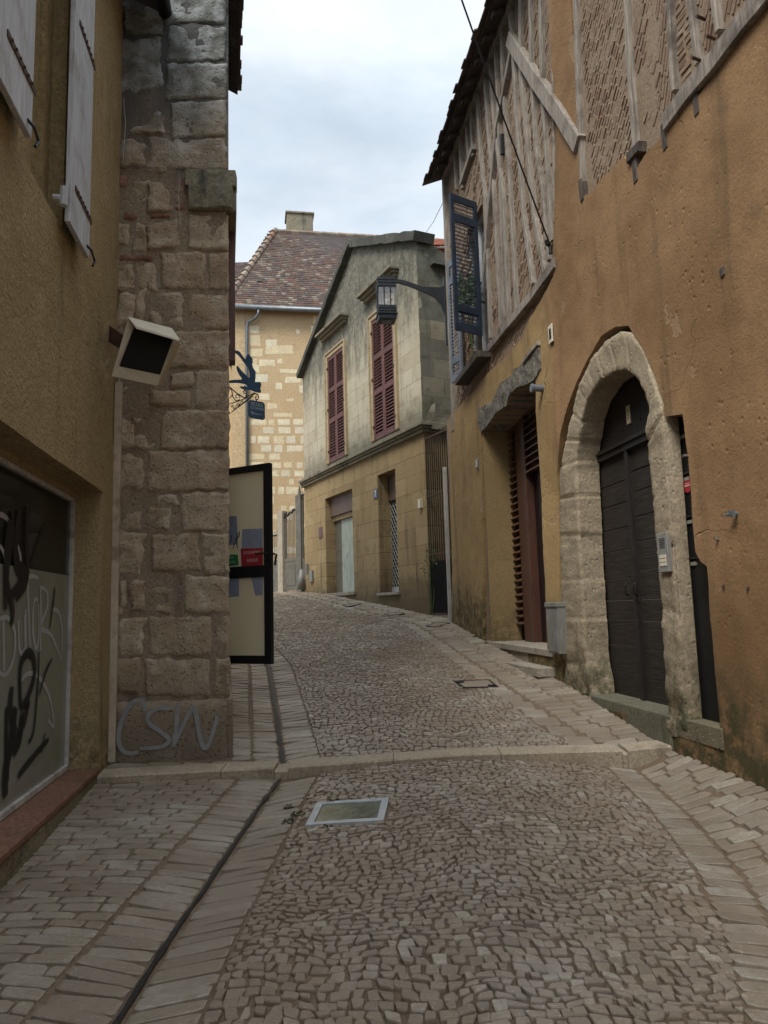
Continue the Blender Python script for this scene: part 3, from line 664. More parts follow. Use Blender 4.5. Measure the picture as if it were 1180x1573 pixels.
POSTS = [([(882, 0), (887, 150), (893, 292)], .075, 'timber', 1), ([(961, 0), (966, 120), (974, 232)], .07, 'timber', 1), ([(1026, 0), (1029, 70), (1034, 140)], .055, 'timber', 1),
 ([(1058, 0), (1070, 98)], .06, 'timber', 1), ([(1095, 0), (1101, 48)], .06, 'timber', 1),
 ([(779, 0), (786, 57), (791, 166), (803, 332), (817, 437)], .095, 'timber_w', 1), ([(798, 0), (799, 119), (810, 237), (819, 332), (836, 420)], .10, 'timber_w', 1),
 ([(813, 0), (815, 119), (822, 228), (831, 285), (842, 400)], .075, 'timber_w', 1), ([(829, 0), (831, 133), (841, 285), (847, 370)], .08, 'timber_w', 1), ([(845, 0), (849, 138), (852, 400)], .05, 'timber', 1),
 ([(768, 28), (772, 142), (779, 237), (786, 356), (792, 480)], .09, 'timber_w', 1), ([(741, 90), (748, 190), (758, 308), (768, 505)], .09, 'timber_w', 0), ([(749, 78), (758, 190), (772, 308), (780, 490)], .09, 'timber_w', 0),
 ([(731, 123), (736, 228), (744, 304), (752, 520)], .09, 'timber_w', 0), ([(759, 60), (764, 170), (768, 300), (774, 500)], .06, 'timber_w', 0), ([(705, 200), (709, 290)], .10, 'timber_w', 0), ([(714, 170), (719, 250)], .09, 'timber_w', 0), ([(721, 150), (725, 240)], .08, 'timber_w', 0), ([(697, 230), (700, 292)], .08, 'timber_w', 0)]
for L, w, mt, e in POSTS: beam(L, w*.82, mt, .006, ext=e)
beam([(783, 60), (822, 122), (858, 172), (889, 222)], .17, 'timber_w', .035, 'timber_brace')
beam([(787, 70), (762, 199), (750, 332), (744, 420)], .09, 'timber_w', .022, 'timber_brace')
beam([(727, 225), (708, 282)], .10, 'timber_w', .022, 'timber_brace')
beam([(730, 112), (701, 205)], .11, 'timber_w', .024, 'timber_brace')
beam([(854, 403), (820, 452), (780, 500), (752, 535)], .12, 'timber', .03, 'sill_beam')
mb = MB(); L = qs([(1024, 188), (1060, 140), (1100, 92), (1150, 25), (1176, -5)]); mb.beam(L+[(-8, L[-1][1])], .15, -.07, .035); mb.build('sill_beam', M['timber'], rr)
mb = MB(); mb.beam(qs([(967, 244), (985, 224)]), .09, -.07, .03); mb.build('sill_beam', M['timber_d'], rr)
mb = MB(); mb.beam([(uT-.06, zb-.6), (uT-.05, ZT)], .13, -.09, .03); mb.build('corner_post', M['timber_w'], rr)
mb = MB(); mb.beam([(-8, ZT-.1), (uT-.02, ZT-.1)], .16, -.09, .03); mb.build('top_plate', M['timber'], rr)
for px, py in ((975, 258), (1020, 207), (1068, 152), (893, 290)):
    a = q(px, py); mb = MB(); mb.beam([(a[0]-.012, a[1]-.13), (a[0], a[1]+.09)], .07, -.06, .012); mb.build('joist_end', M['timber_d'], rr)
for px, py in ((1090, 27), (1105, 57), (1082, 90)):
    a = q(px, py); mb = MB(); mb.tube([(a[0]+.02, .02, a[1]), (a[0]-.01, .10, a[1]-.005)], .012, 6); mb.build('iron_peg', M['iron_rust'], rr)
a = q(769, 222); mb = MB(); mb.beam([(a[0], a[1]-.14), (a[0]+.01, a[1]+.14)], .06, -.05, .004, .01); mb.build('broken_infill_hole', M['black'], rr)

# eaves and roof
mb = MB()
zo = ZT-.16
mb.hexa([(-8.3, .24, zo-.02), (uT+.08, .24, zo-.02), (uT+.08, -6.2, zo+2.6), (-8.3, -6.2, zo+2.6), (-8.3, .24, zo+.03), (uT+.08, .24, zo+.03), (uT+.08, -6.2, zo+2.65), (-8.3, -6.2, zo+2.65)])
mb.build('roof_boarding', M['timber_d'], rr)
u = 1.8
while u < uT-.1:
    mb = MB(); mb.hexa([(u, .21, zo-.10), (u+.07, .21, zo-.10), (u+.07, -.1, zo+.08), (u, -.1, zo+.08), (u, .21, zo-.03), (u+.07, .21, zo-.03), (u+.07, -.1, zo+.15), (u, -.1, zo+.15)]); mb.build('rafter', M['timber_d'], rr); u += .42
mb = MB(); u = -8.3
while u < uT+.08:
    w = rnd(.15, .19)
    for r_i in range(26):
        o = .33-r_i*.26+rnd(-.035, .03); z = zo+.035+(.24-o)*.394+rnd(0, .012)
        mb.hexa([(u, o, z), (u+w, o, z), (u+w, o-.34, z+.134), (u, o-.34, z+.134), (u, o, z+.025), (u+w, o, z+.025), (u+w, o-.34, z+.16), (u, o-.34, z+.16)])
    u += w+.006
mb.build('roof_tiles', M['darktile'], rr)

# pointed stone doorway
def resamp_pair(A, B, n):
    d = [0]
    for i in range(1, len(A)): d.append(d[-1]+sqrt((A[i][0]-A[i-1][0])**2+(A[i][1]-A[i-1][1])**2)+sqrt((B[i][0]-B[i-1][0])**2+(B[i][1]-B[i-1][1])**2))
    out = []
    for k in range(n+1):
        t = d[-1]*k/n; i = 1
        while i < len(d)-1 and d[i] < t: i += 1
        s_ = (t-d[i-1])/(d[i]-d[i-1]); f = lambda P: (P[i-1][0]+(P[i][0]-P[i-1][0])*s_, P[i-1][1]+(P[i][1]-P[i-1][1])*s_)
        out.append((f(A), f(B), t/2))
    return out
A = qs(arch_out); B = qs(arch_in)
A = [(A[0][0], A[0][1]-.2)]+A+[(A[-1][0], A[-1][1]-.1)]; B = [(B[0][0], B[0][1]-.2)]+B+[(B[-1][0], B[-1][1]-.1)]
RP = resamp_pair(A, B, 330); mb = MB(); vs = []; nn = 0; DR = -.24
joints = [0, .5, .95, 1.35, 1.8, 2.2, 2.55, 2.8, 3.05, 3.3, 3.55, 3.8, 4.05, 4.35, 4.8, 5.25, 5.75, 6.2, 6.7]
for (a, b, t) in RP:
    sec = []
    for s_ in [0, .04, .2, .36, .52, .68, .84, .96, 1]: sec.append((a[0]+(b[0]-a[0])*s_, 0, a[1]+(b[1]-a[1])*s_, s_))
    sec = [(a[0], -.12, a[1], 0)]+sec+[(b[0], DR*k, b[1], 1) for k in (.1, .3, .5, .75, 1)]
    jd = min(abs(t-j) for j in joints); blk = sum(1 for j in joints if j < t); random.seed(blk); bo = rnd(-.006, .006); bi = rnd(-.009, .011)
    for k, (x, o, z, s_) in enumerate(sec):
        n1 = noise.noise((x*5, z*5, o*5)); n2 = noise.noise((x*16, z*16, o*16)); rough = .012+.035*(1-sst(.2, 1.2, z))
        g = -.016*exp(-(jd/.010)**2)
        if k < 10: oo = o+.006+(rough*n1+.008*n2+bo+g if 0 < k else 0)-(.012 if k in (1, 9) else 0)
        else: oo = o
        ins = (rough*.7*n1+.008*n2+bi+g) if k >= 9 else 0
        dx, dz = a[0]-b[0], a[1]-b[1]; l = sqrt(dx*dx+dz*dz) or 1
        x2 = x-dx/l*ins; z2 = z-dz/l*ins
        vs.append((x2, oo, z2))
    nn = len(sec)
random.seed(5)
mb.add(vs, [(i*nn+j, i*nn+j+1, (i+1)*nn+j+1, (i+1)*nn+j) for i in range(len(RP)-1) for j in range(nn-1)])
mb.build('stone_door_arch', M['jamb'], rr, smooth=True)
# back of the recess: arched door
du0, du1 = q(1030, 1000, -.22)[0]-.05, q(905, 1000, -.22)[0]+.12
zt_ = q(993, 676, -.24)[1]; zs = q(960, 1076, -.24)[1]; zap = q(960, 540, -.24)[1]
dc = q(966+9, 900, -.24)[0]
door = bpy.data.objects.new('arched_door', None); COL.objects.link(door); door.parent = rr; door.location = (dc, -.24, zs)
L0 = lambda u, o, z: (u-dc, o+.24, z-zs)
def dbox(mb, a, b, c, d, e, g): mb.box(a-dc, b-dc, c+.24, d+.24, e-zs, g-zs)
mb = MB(); dbox(mb, du0, du1, -.30, -.255, zt_+.02, zap+.15); mb.build('tympanum', M['doorrail'], door)
for k, (a, b) in enumerate(((du0, dc-.03), (dc+.03, du1))):
    z = zs; 
    mb = MB()
    while z < zt_-.01:
        h = rnd(.19, .27); z2 = min(zt_, z+h); o = rnd(-.004, .004)
        dbox(mb, a, b, -.30, -.268+o, z+.004, z2-.003); z = z2
    mb.build('door_leaf', M['doorwood'], door, bev=.003)
mb = MB()
dbox(mb, dc-.04, dc-.012, -.28, -.225, zs, zt_); dbox(mb, dc+.0, dc+.035, -.28, -.235, zs, zt_)
dbox(mb, du0, du1, -.29, -.22, zt_-.01, zt_+.05); dbox(mb, du0, du1, -.29, -.20, zt_+.05, zt_+.075); dbox(mb, du0, du1, -.29, -.225, zt_+.075, zt_+.10)
mb.build('transom_rail', M['doorrail'], door, bev=.004)
for i in range(9):
    mb = MB(); u = du0+.15+i*(du1-du0-.25)/9
    mb.tube([L0(u, -.26, zt_+.20+.015*sin(i)), L0(u, -.243, zt_+.20+.015*sin(i))], [.012, .007], 8); mb.build('nail', M['iron'], door)
a = q(965, 637, -.25); mb = MB(); dbox(mb, a[0]-.035, a[0]+.035, -.256, -.248, a[1]-.085, a[1]+.085); pn = mb.build('paper_notice', M['paper'], door)
mb = MB(); 
for k in (-.035, -.005, .03): mb.tube([L0(a[0]+.012*sin(k*90), -.2465, a[1]+k-.01), L0(a[0]+.012, -.2465, a[1]+k), L0(a[0]-.012, -.2465, a[1]+k+.01)], .003, 5)
mb.build('notice_writing', M['iron'], pn)
for px in (968, 981):
    a = q(px, 905, -.235); mb = MB(); mb.tube([L0(a[0], -.225, a[1]+.06), L0(a[0], -.19, a[1]+.045), L0(a[0], -.185, a[1]), L0(a[0], -.19, a[1]-.045), L0(a[0], -.225, a[1]-.06)], .007, 6); mb.build('door_handle', M['iron'], door, smooth=True)
# threshold slab
a = q(915, 1068); b = q(1028, 1108); mb = MB()
P = [(a[0]+.22, -.34), (a[0]+.10, .01), (b[0]-.03, .012), (b[0]-.05, -.34)]
mb.hexa([(u, o, a[1]-.5) for u, o in P]+[(u, o, a[1]-.005) for u, o in P]); mb.build('door_threshold', M['greenstep'], rr, bev=.012)
# letterbox recess
ru0 = q(1050, 645)[0]; mb = MB()
lb = qs([(1018, 640), (1050, 634), (1058, 750), (1067, 850), (1088, 868), (1096, 1000), (1106, 1122), (1050, 1118), (1030, 900)])
rec = [(p[0], p[1]) for p in qs([(1024, 640), (1058, 630), (1110, 860), (1125, 1125), (1056, 1118), (1040, 900)], -.0)]
mb.prism([(q(1026, 640)[0]+.25, q(1026, 640)[1]+.05), (q(1110, 640)[0], q(1050, 636)[1]+.05), (q(1130, 1100)[0], q(1104, 1119)[1]-.05), (q(1030, 1100)[0]+.22, q(1104, 1119)[1]-.05)], -.30, -.135)
lp = mb.build('letterbox_panel', M['black'], rr)
for i, (px, py) in enumerate(((1049, 671), (1054, 736), (1059, 802), (1065, 866))):
    a = q(px, py, -.13); mb = MB(); mb.box(a[0]-.05, a[0]+.025, -.135, -.122, a[1]-.013, a[1]+.013); mb.build('name_label', M['steel'], lp)
    mb = MB(); mb.box(a[0]-.16, a[0]+.10, -.134, -.116, a[1]+.035, a[1]+.05); mb.build('letter_slot', M['alu_black'], lp)
a = q(1057, 746, -.13); mb = MB(); mb.tube([(a[0], -.134, a[1]), (a[0], -.124, a[1])], .055, 20); st = mb.build('red_sticker', M['red_sign'], lp)
mb = MB(); mb.box(a[0]-.035, a[0]+.035, -.1245, -.122, a[1]-.006, a[1]+.006); mb.box(a[0]-.03, a[0]+.03, -.1245, -.122, a[1]+.014, a[1]+.020); mb.build('sticker_lettering', M['pinktxt'], st)
mb = MB(); a = q(1045, 1112); b = q(1106, 1120); mb.box(b[0]-.02, a[0]+.06, -.30, .004, b[1]-.14, b[1]+.004); mb.build('recess_sill', M['plinth'], rr, bev=.006)
mb = MB()  # recess side: back of the jamb stone
for (p0, p1) in zip(arch_out[16:], arch_out[17:]):
    a, b = q(*p0), q(*p1); mb.add([(a[0], 0, a[1]), (a[0]+.03, -.14, a[1]), (b[0]+.03, -.14, b[1]), (b[0], 0, b[1])], [(0, 1, 2, 3)])
mb.build('jamb_return', M['jamb'], rr)
# lintel patch over the red door
lint = qs([(740, 664), (754, 648), (763, 635), (779, 623), (784, 605), (797, 594), (809, 591), (823, 583), (832, 566), (829, 534), (806, 558), (792, 566), (786, 577), (769, 589), (757, 618), (735, 627), (736, 655)])
mb = MB(); sheet(mb, lint, [], .012, .04, .36, .01, 3, .006, .015); mb.build('rough_lintel', M['mould'], rr)
mb = MB(); mb.beam(qs([(806, 556), (829, 527)]), .06, -.05, .035, .008); mb.build('lintel_plank', M['timber'], rr)
# red door with louvred shutters
OD = -.40
zf = q(746, 984)[1]
v0 = q(829, 700)[0]-.15; v3 = q(742, 800)[0]; v1 = q(812, 800, OD)[0]; v2 = q(799, 800, OD)[0]; ve = q(784, 800, OD)[0]
ztp = q(790, 620)[1]+.35
rd = bpy.data.objects.new('red_door', None); COL.objects.link(rd); rd.parent = rr; rd.location = ((v0+v3)/2, OD, zf); U = lambda u: u-(v0+v3)/2
def rb(mb, a, b, c, d, e, g): mb.box(U(a), U(b), c-OD, d-OD, e-zf, g-zf)
mb = MB(); rb(mb, v0-.1, v3+.1, OD-.14, OD-.10, zf, ztp); mb.build('door_leaf', M['darkred'], rd)
for a_, z_ in ((v0-.05, zf), (v0+.12, zf), (v0+.26, zf)):
    mb = MB(); rb(mb, a_, a_+.012, OD-.1, OD-.085, z_, ztp-.8); mb.build('door_moulding', M['redwood'], rd)
mb = MB(); rb(mb, v1-.02, v2+.01, OD-.1, OD+.015, zf, ztp); mb.build('door_post', M['redwood'], rd, bev=.006)
def louvres(name, a, b, za, zb_, mat, pitch=.1):
    mb = MB(); z = za
    while z < zb_:
        mb.hexa([(U(a), -.05, z-zf+.045), (U(b), -.05, z-zf+.045), (U(b), .03, z-zf-.02), (U(a), .03, z-zf-.02), (U(a), -.05, z-zf+.057), (U(b), -.05, z-zf+.057), (U(b), .03, z-zf-.008), (U(a), .03, z-zf-.008)]); z += pitch
    rb(mb, a, b, OD-.075, OD-.055, za, zb_)
    mb.build(name, mat, rd)
louvres('louvred_shutter', v2+.025, ve+.12, zf+.25, ztp, M['louvre_r']); louvres('louvred_shutter', v0-.05, v1-.035, q(826, 716, OD)[1], ztp, M['louvre_r'])
mb = MB(); rb(mb, v2+.02, v3+.1, OD-.15, OD-.11, zf, ztp); mb.build('door_back', M['dark_in'], rd)
# reveal lining, left side visible
mb = MB(); sheet(mb, [(-.45, zf-.4), (-.0, zf-.4), (-.0, ztp), (-.45, ztp)], [], 0, .1, 0, .01, 2); 
o = mb.build('door_reveal', M['render_r2'], rr); o.rotation_euler = (0, 0, pi/2); o.location = (min(q(743, 990)[0], v3, q(740, 664)[0])-.03, 0, 0)
# steps
mb = MB(); mb.box(v0+.03, v3-.005, -.5, .03, zf-.075, zf); mb.box(v0+.06, v3-.05, -.5, .0, zf-.35, zf-.076); mb.build('door_step', M['step'], rr, bev=.006)
mb = MB(); z2 = -.69-ZR; mb.add([], []); P = [(v0+.02, 0), (v0+.05, .20), (v0+.9, .24), (v0+1.9, .13), (v0+1.95, 0)]
mb.add([(u, o, z2-.10) for u, o in P]+[(u, o, z2) for u, o in P], [(4, 3, 2, 1, 0), (5, 6, 7, 8, 9)]+[(i, (i+1) % 5, 5+(i+1) % 5, 5+i) for i in range(5)]); mb.build('door_step', M['step'], rr, bev=.008)
mb = MB(); mb.box(v0+.06, v0+1.2, 0, .18, z2-.4, z2-.102); mb.build('step_footing', M['plinth'], rr)
# meter box
a, b = q(841, 926, .0), q(868, 1003, .0); mb = MB()
ma_, mb_ = q(871, 960, .0)[0], q(854, 960, .0)[0]
z1 = q(856, 925)[1]; z0 = q(856, 1002)[1]
mb.box(ma_, mb_, -.02, .10, z0, z1); mb.box(ma_-.01, mb_+.01, -.02, .115, z1-.05, z1); mbx = mb.build('meter_box', M['zinc_box'], rr, bev=.006)
mb = MB(); mb.box(ma_+.02, mb_-.02, .10, .106, z0+.02, z1-.07); mb.build('meter_box_door', M['zinc_box'], mbx)
# small wall fittings
a = q(847, 513); mb = MB(); mb.box(a[0]-.055, a[0]+.055, 0, .015, a[1]-.10, a[1]+.10); v = mb.build('air_vent', M['beige_top'], rr, bev=.003)
mb = MB()
for k in range(5): mb.box(a[0]-.03+.012*k, a[0]-.024+.012*k, .014, .018, a[1]-.06, a[1]+.06)
mb.build('vent_slots', M['black'], v)
a = q(836, 597); mb = MB(); mb.tube([(a[0], 0, a[1]), (a[0], .012, a[1])], .08, 18); mb.tube([(a[0], 0, a[1]), (a[0]+.01, .13, a[1]+.01)], .04, 14); mb.tube([(a[0]+.01, .12, a[1]+.01), (a[0]+.01, .15, a[1]+.01)], .047, 14); mb.build('flue_outlet', M['zinc'], rr, smooth=False)
a = q(734, 712); mb = MB(); mb.box(a[0]-.05, a[0]+.05, 0, .02, a[1]-.07, a[1]+.07); v = mb.build('doorbell_plate', M['zinc_box'], rr, bev=.004)
mb = MB()
for k in (-1, 0, 1): mb.tube([(a[0], .02, a[1]+.035*k), (a[0], .028, a[1]+.035*k)], .013, 10)
mb.build('bell_button', M['white'], v)
a = q(1133, 789); mb = MB(); mb.tube([(a[0], 0, a[1]), (a[0], .05, a[1])], .014, 8); mb.box(a[0]-.025, a[0]+.025, .03, .05, a[1]-.02, a[1]+.02); mb.tube([(a[0]+.0, .045, a[1]), (a[0]+.055, .06, a[1]-.005)], .006, 6); mb.build('shutter_hook', M['zinc'], rr)
mb = MB()
for px, py, r in ((1113, 418, .028), (1103, 827, .012), (1115, 902, .012), (1152, 904, .01), (1055, 700, .01)):
    a = q(px, py); mb.beam([(a[0], a[1]-r), (a[0]+r*.3, a[1]+r)], r*1.6, -.03, .022, .012)
mb.build('plaster_holes', M['timber_d'], rr)
# intercom
a, b = q(1013, 820, .02), q(1030, 878, .02); uu0, uu1 = q(1029, 850, .02)[0], q(1013, 850, .02)[0]
mb = MB(); mb.box(uu0, uu1, .0, .035, b[1], a[1]); ic = mb.build('intercom', M['steel'], rr, bev=.003)
mb = MB(); hgt = a[1]-b[1]; wd = uu1-uu0
for k in range(6): mb.box(uu0+wd*.25, uu0+wd*.75, .035, .037, a[1]-hgt*(.16+.045*k), a[1]-hgt*(.14+.045*k))
mb.build('speaker_grille', M['black'], ic)
for i in range(2):
    for j in range(3):
        mb = MB(); mb.box(uu0+wd*(.2+.33*i), uu0+wd*(.47+.33*i), .035, .041, b[1]+hgt*(.16+.1*j), b[1]+hgt*(.24+.1*j)); mb.build('call_button', M['beige_top'], ic)
# blue shutters and window
wb = bpy.data.objects.new('shuttered_window', None); COL.objects.link(wb); wb.parent = rr; wb.location = (0, 0, 0)
mb = MB(); fw = .06
for a_, b_, c_, d_ in ((wu0, wu0+fw, wz0, wz1), (wu1-fw, wu1, wz0, wz1), (wu0, wu1, wz0, wz0+fw), (wu0, wu1, wz1-fw, wz1), ((wu0+wu1)/2-.025, (wu0+wu1)/2+.025, wz0, wz1)): mb.box(a_, b_, -.2, -.13, c_, d_)
mb.build('window_frame', M['white_wood'], wb); mb = MB(); mb.box(wu0, wu1, -.18, -.17, wz0, wz1); mb.build('window_pane', M['glass_dark'], wb)
mb = MB(); mb.box(wu0-.08, wu1+.08, -.1, .16, wz0-.10, wz0); mb.build('window_sill', M['timber_d'], wb, bev=.01)
def shutter_leaf(name, mat, w, h, cols=1, panels=((.12, .86),), slat=.055, th=.035, par=None, st=.06):
    """louvred leaf in local x 0..w, z 0..h"""
    mb = MB(); mb.box(0, st, 0, th, 0, h); mb.box(w-st, w, 0, th, 0, h); zz = [0]+[p for P in panels for p in P]+[1]
    for i in range(0, len(zz), 2): mb.box(st, w-st, .002, th-.002, zz[i]*h if i else 0, zz[i+1]*h if i+1 < len(zz) else h)
    for (p0, p1) in panels:
        z = p0*h+.01
        while z < p1*h-.01:
            mb.hexa([(st, th-.004, z), (w-st, th-.004, z), (w-st, .004, z+slat*.55), (st, .004, z+slat*.55), (st, th-.004, z+.008), (w-st, th-.004, z+.008), (w-st, .004, z+slat*.55+.008), (st, .004, z+slat*.55+.008)]); z += slat
    return mb.build(name, mat, par)
hgt = q(735, 308)[1]-q(740, 520)[1]
s1 = shutter_leaf('louvred_shutter', M['shut_blue'], .5, hgt, panels=((.06, .14), (.19, .80), (.86, .95)), par=wb, slat=.06, st=.06)
# hinge at near side of the window; free edge swung out towards the camera
hx, hy, hz = R.wor(q(737, 315)[0], .03, q(740, 520)[1]); dirw = Vector((-.83, -.56))
lx = (dirw.x*R.X[0]+dirw.y*R.X[1], dirw.x*R.Y[0]+dirw.y*R.Y[1]); s1.location = (q(737, 400)[0], .03, q(740, 520)[1]); s1.rotation_euler = (0, 0, atan2(lx[1], lx[0])); tag(s1, 'dark blue near leaf swung out over the street')
s2 = shutter_leaf('louvred_shutter', M['shut_grey'], .36, hgt, panels=((.06, .14), (.19, .80), (.86, .95)), par=wb, slat=.06)
s2.location = (wu1, .03, wz0+.02); s2.rotation_euler = (0, 0, radians(14)); tag(s2, 'far leaf with a pale weathered face')
# window plant
wp = bpy.data.objects.new('window_plant', None); COL.objects.link(wp); pw = R.wor((wu0+wu1)/2, .05, wz0); wp.location = pw; wp.rotation_euler = (0, 0, atan2(R.X[1], R.X[0]))
tag(wp, 'leafy green plant climbing in the window behind the blue shutter', 'plant')
zc_ = q(726, 450)[1]-wz0
mb = MB()
for k in range(7): mb.tube([(0, -.02, .0), (rnd(-.06, .06), 0, zc_*.5), (rnd(-.2, .2), rnd(0, .1), zc_+rnd(-.2, .2))], .005, 5)
mb.build('stems', M['leaf'], wp)
def leaves(mb, n, c, r, s_, zs_=1.):
    for _ in range(n):
        d = Vector((random.gauss(0, 1), random.gauss(0, 1), random.gauss(0, 1))).normalized()*r*random.random()**.4; p = Vector(c)+Vector((d.x, d.y, d.z*zs_))
        a = Vector((rnd(-1, 1), rnd(-1, 1), rnd(-1, 1))).normalized(); b = a.cross(Vector((rnd(-1, 1), rnd(-1, 1), rnd(-1, 1)))).normalized(); k = s_*rnd(.6, 1.3)
        mb.add([p-a*k, p+b*k*.45, p+a*k, p-b*k*.45], [(0, 1, 2, 3)])
mb = MB(); leaves(mb, 420, (0, 0, zc_), .26, .04, 1.3); mb.build('foliage', M['leaf'], wp)
# grey plastic conduit at the far corner of this house
mb = MB(); a0, a1 = q(688, 712, .03), q(693, 950, .03); mb.box(uE-.02, uE+.05, -.02, .04, a1[1]-.05, a0[1]); mb.build('corner_conduit', M['pvc_grey'], rr, bev=.006)

# ------------------------------------------------------------------ street lamp
zl = q(687, 480)[1]
lam = bpy.data.objects.new('street_lamp', None); COL.objects.link(lam); lw = R.wor(q(688, 480)[0], .03, zl); lam.location = lw; lam.rotation_euler = (0, 0, atan2(R.X[1], R.X[0]))
tag(lam, 'black box lantern hanging from a curved iron arm on the timber corner post', 'street lamp')
mb = MB(); mb.box(-.04, .04, 0, .03, -.62, .62); mb.build('wall_plate', M['lamp_paint'], lam, bev=.005)
AR = 1.06
def ribbonbar(mb, top, bot, x0, x1):
    n = len(top); vs = []
    for (o, z), (o2, z2) in zip(top, bot): vs += [(x0, o, z), (x1, o, z), (x1, o2, z2), (x0, o2, z2)]
    mb.add(vs, [(i*4+j, i*4+(j+1) % 4, (i+1)*4+(j+1) % 4, (i+1)*4+j) for i in range(n-1) for j in range(4)]+[(3, 2, 1, 0), tuple((n-1)*4+j for j in range(4))])
mb = MB(); top = [(.03, .46), (.1, .43), (.25, .43), (.4, .43), (.55, .48), (.7, .53), (.85, .56), (AR, .56)]; bot = [(.03, -.1), (.1, .12), (.2, .25), (.36, .33), (.55, .405), (.7, .46), (.85, .495), (AR, .50)]
ribbonbar(mb, top, bot, -.022, .022); mb.build('bracket_arm', M['lamp_paint'], lam)
mb = MB(); LX = AR; hw = .155
def lb_(mb, h, z0, z1): mb.box(-h, h, LX-h, LX+h, z0, z1)
mb = MB(); zt = .53; lb_(mb, hw, zt-.16, zt-.0); lb_(mb, hw+.008, zt-.05, zt-.035); lb_(mb, hw+.008, zt-.10, zt-.085); lb_(mb, hw+.004, zt-.16, zt-.145); mb.build('lantern_cap', M['lamp_paint'], lam, bev=.004)
mb = MB(); lb_(mb, hw, zt-.74, zt-.50); lb_(mb, hw+.008, zt-.56, zt-.545); lb_(mb, hw+.008, zt-.61, zt-.595); lb_(mb, hw+.02, zt-.66, zt-.645); mb.build('lantern_base', M['lamp_paint'], lam, bev=.004)
mb = MB(); lb_(mb, hw-.012, zt-.5, zt-.16); mb.build('lantern_glass', M['glass_lamp'], lam)
mb = MB()
for sx in (-1, 1):
    for sy in (-1, 1):
        mb.box(sx*hw*.98-.008, sx*hw*.98+.008, LX+sy*hw*.35-.008, LX+sy*hw*.35+.008, zt-.7, zt+.05); mb.box(sx*hw*.35-.008, sx*hw*.35+.008, LX+sy*hw*.98-.008, LX+sy*hw*.98+.008, zt-.7, zt+.05)
        
mb.build('cage_bars', M['lamp_paint'], lam)
mb = MB(); mb.tube([(0, LX, zt-.5), (0, LX, zt-.3)], [.05, .035], 12); mb.build('lamp_bulb', M['white'], lam, smooth=True)
mb = MB(); lb_(mb, .08, zt-.755, zt-.738); mb.build('bottom_plate', M['zinc'], lam)

# ------------------------------------------------------------------ left: rendered shop house
ZL = -1.28
Lf = Fr(-2.2578, 6.2, ZL, .14775, -.98902)
lr = Lf.root('rendered_shop_house', 'ochre roughcast house with pale wooden shutters above a dark shop window', 'house')
ql = Lf.q
s0 = ql(158, 756)[0]; sz1 = ql(158, 756)[1]; sz0 = ql(152, 1177)[1]
eL = P3(252, 18, 6.2); ZTL = eL.z+.06-ZL
hole_s = [(s0, sz0-.05), (5.4, sz0-.05), (5.4, sz1), (s0, sz1)]
wub = ql(100, 300)[0]; wl = ql(95, 349); wl2 = ql(30, 217); hw_ = [(wl[0]-.0, wl[1]), (wl2[0]+.02, wl[1]), (wl2[0]+.02, wl[1]+1.9), (wl[0], wl[1]+1.9)]
hwp = [(wl[0]-.01, wl[1]+.0), (wl[0]+.3, wl[1]-.012), (wl2[0]+.03, wl[1]), (wl2[0]+.03, wl[1]+1.9), (wl[0]-.01, wl[1]+1.9)]
mb = MB(); sheet(mb, [(-.02, -.15), (8, -.15), (8, ZTL), (-.02, ZTL)], [hole_s, hwp], 0, .09, .26, .012, 1.1, .0, .004); mb.build('rendered_wall', M['render_l'], lr, smooth=False)
mb = MB(); mb.prism([(wl[0]-.1, wl[1]-.1), (wl2[0]+.1, wl[1]-.1), (wl2[0]+.1, wl[1]+2), (wl[0]-.1, wl[1]+2)], -.2, -.13); mb.prism([(wl[0]-.05, wl[1]-.1), (wl[0]+.14, wl[1]-.1), (wl[0]+.14, wl[1]+2), (wl[0]-.05, wl[1]+2)], -.15, -.09); mb.build('blocked_window', M['render_l'], lr)
mb = MB(); mb.box(0, 8, -6, -.27, sz0+2.35, ZTL); mb.box(7.8, 8, -6, -.2, -.2, ZTL); mb.box(0, 8, -6, -2.2, -.2, ZTL); mb.build('masonry', M['dark_in'], lr)
# shutters
def plank_shutter(u0, u1, z0, h, lab):
    s_ = bpy.data.objects.new('plank_shutter', None); COL.objects.link(s_); s_.parent = lr; s_.location = (u0, .05, z0); tag(s_, lab)
    w = u1-u0; n = 3; mb = MB()
    for i in range(n): mb.box(i*w/n+.002, (i+1)*w/n-.002, 0, .032, 0, h)
    mb.build('boards', M['white_wood'], s_, bev=.004)
    for z in (.28, 1.45):
        mb = MB(); mb.box(-.03, w*.8, .032, .038, z-.018, z+.018)
        for k in range(6): mb.tube([(w*.1+k*w*.12, .036, z), (w*.1+k*w*.12, .047, z)], .008, 6)
        mb.build('strap_hinge', M['iron_rust'], s_)
    mb = MB(); mb.tube([(w*.15, .03, .06), (w*.12, .06, .03), (w*.05, .075, -.03), (w*.12, .07, -.08)], .009, 6); mb.build('catch', M['iron'], s_)
    return s_
a1, a0 = ql(101, 352, .06), ql(132, 397, .06); plank_shutter(a0[0], a1[0], a0[1], 2.3, 'right leaf of the pale shutters, nearer the stone pier')
b1, b0 = ql(8, 130, .06), ql(42, 213, .06); plank_shutter(b0[0], b0[0]+(a1[0]-a0[0]), b0[1], 2.3, 'left leaf of the pale shutters, cut by the photo edge')
a = ql(101, 300, .06); mb = MB(); mb.tube([(a[0]+.04, 0, a[1]-.04), (a[0]+.04, .07, a[1]-.04)], .02, 8); mb.tube([(a[0]+.04, .06, a[1]-.09), (a[0]+.04, .06, a[1]+.03)], .024, 8); mb.build('hinge_pin', M['white_wood'], lr)
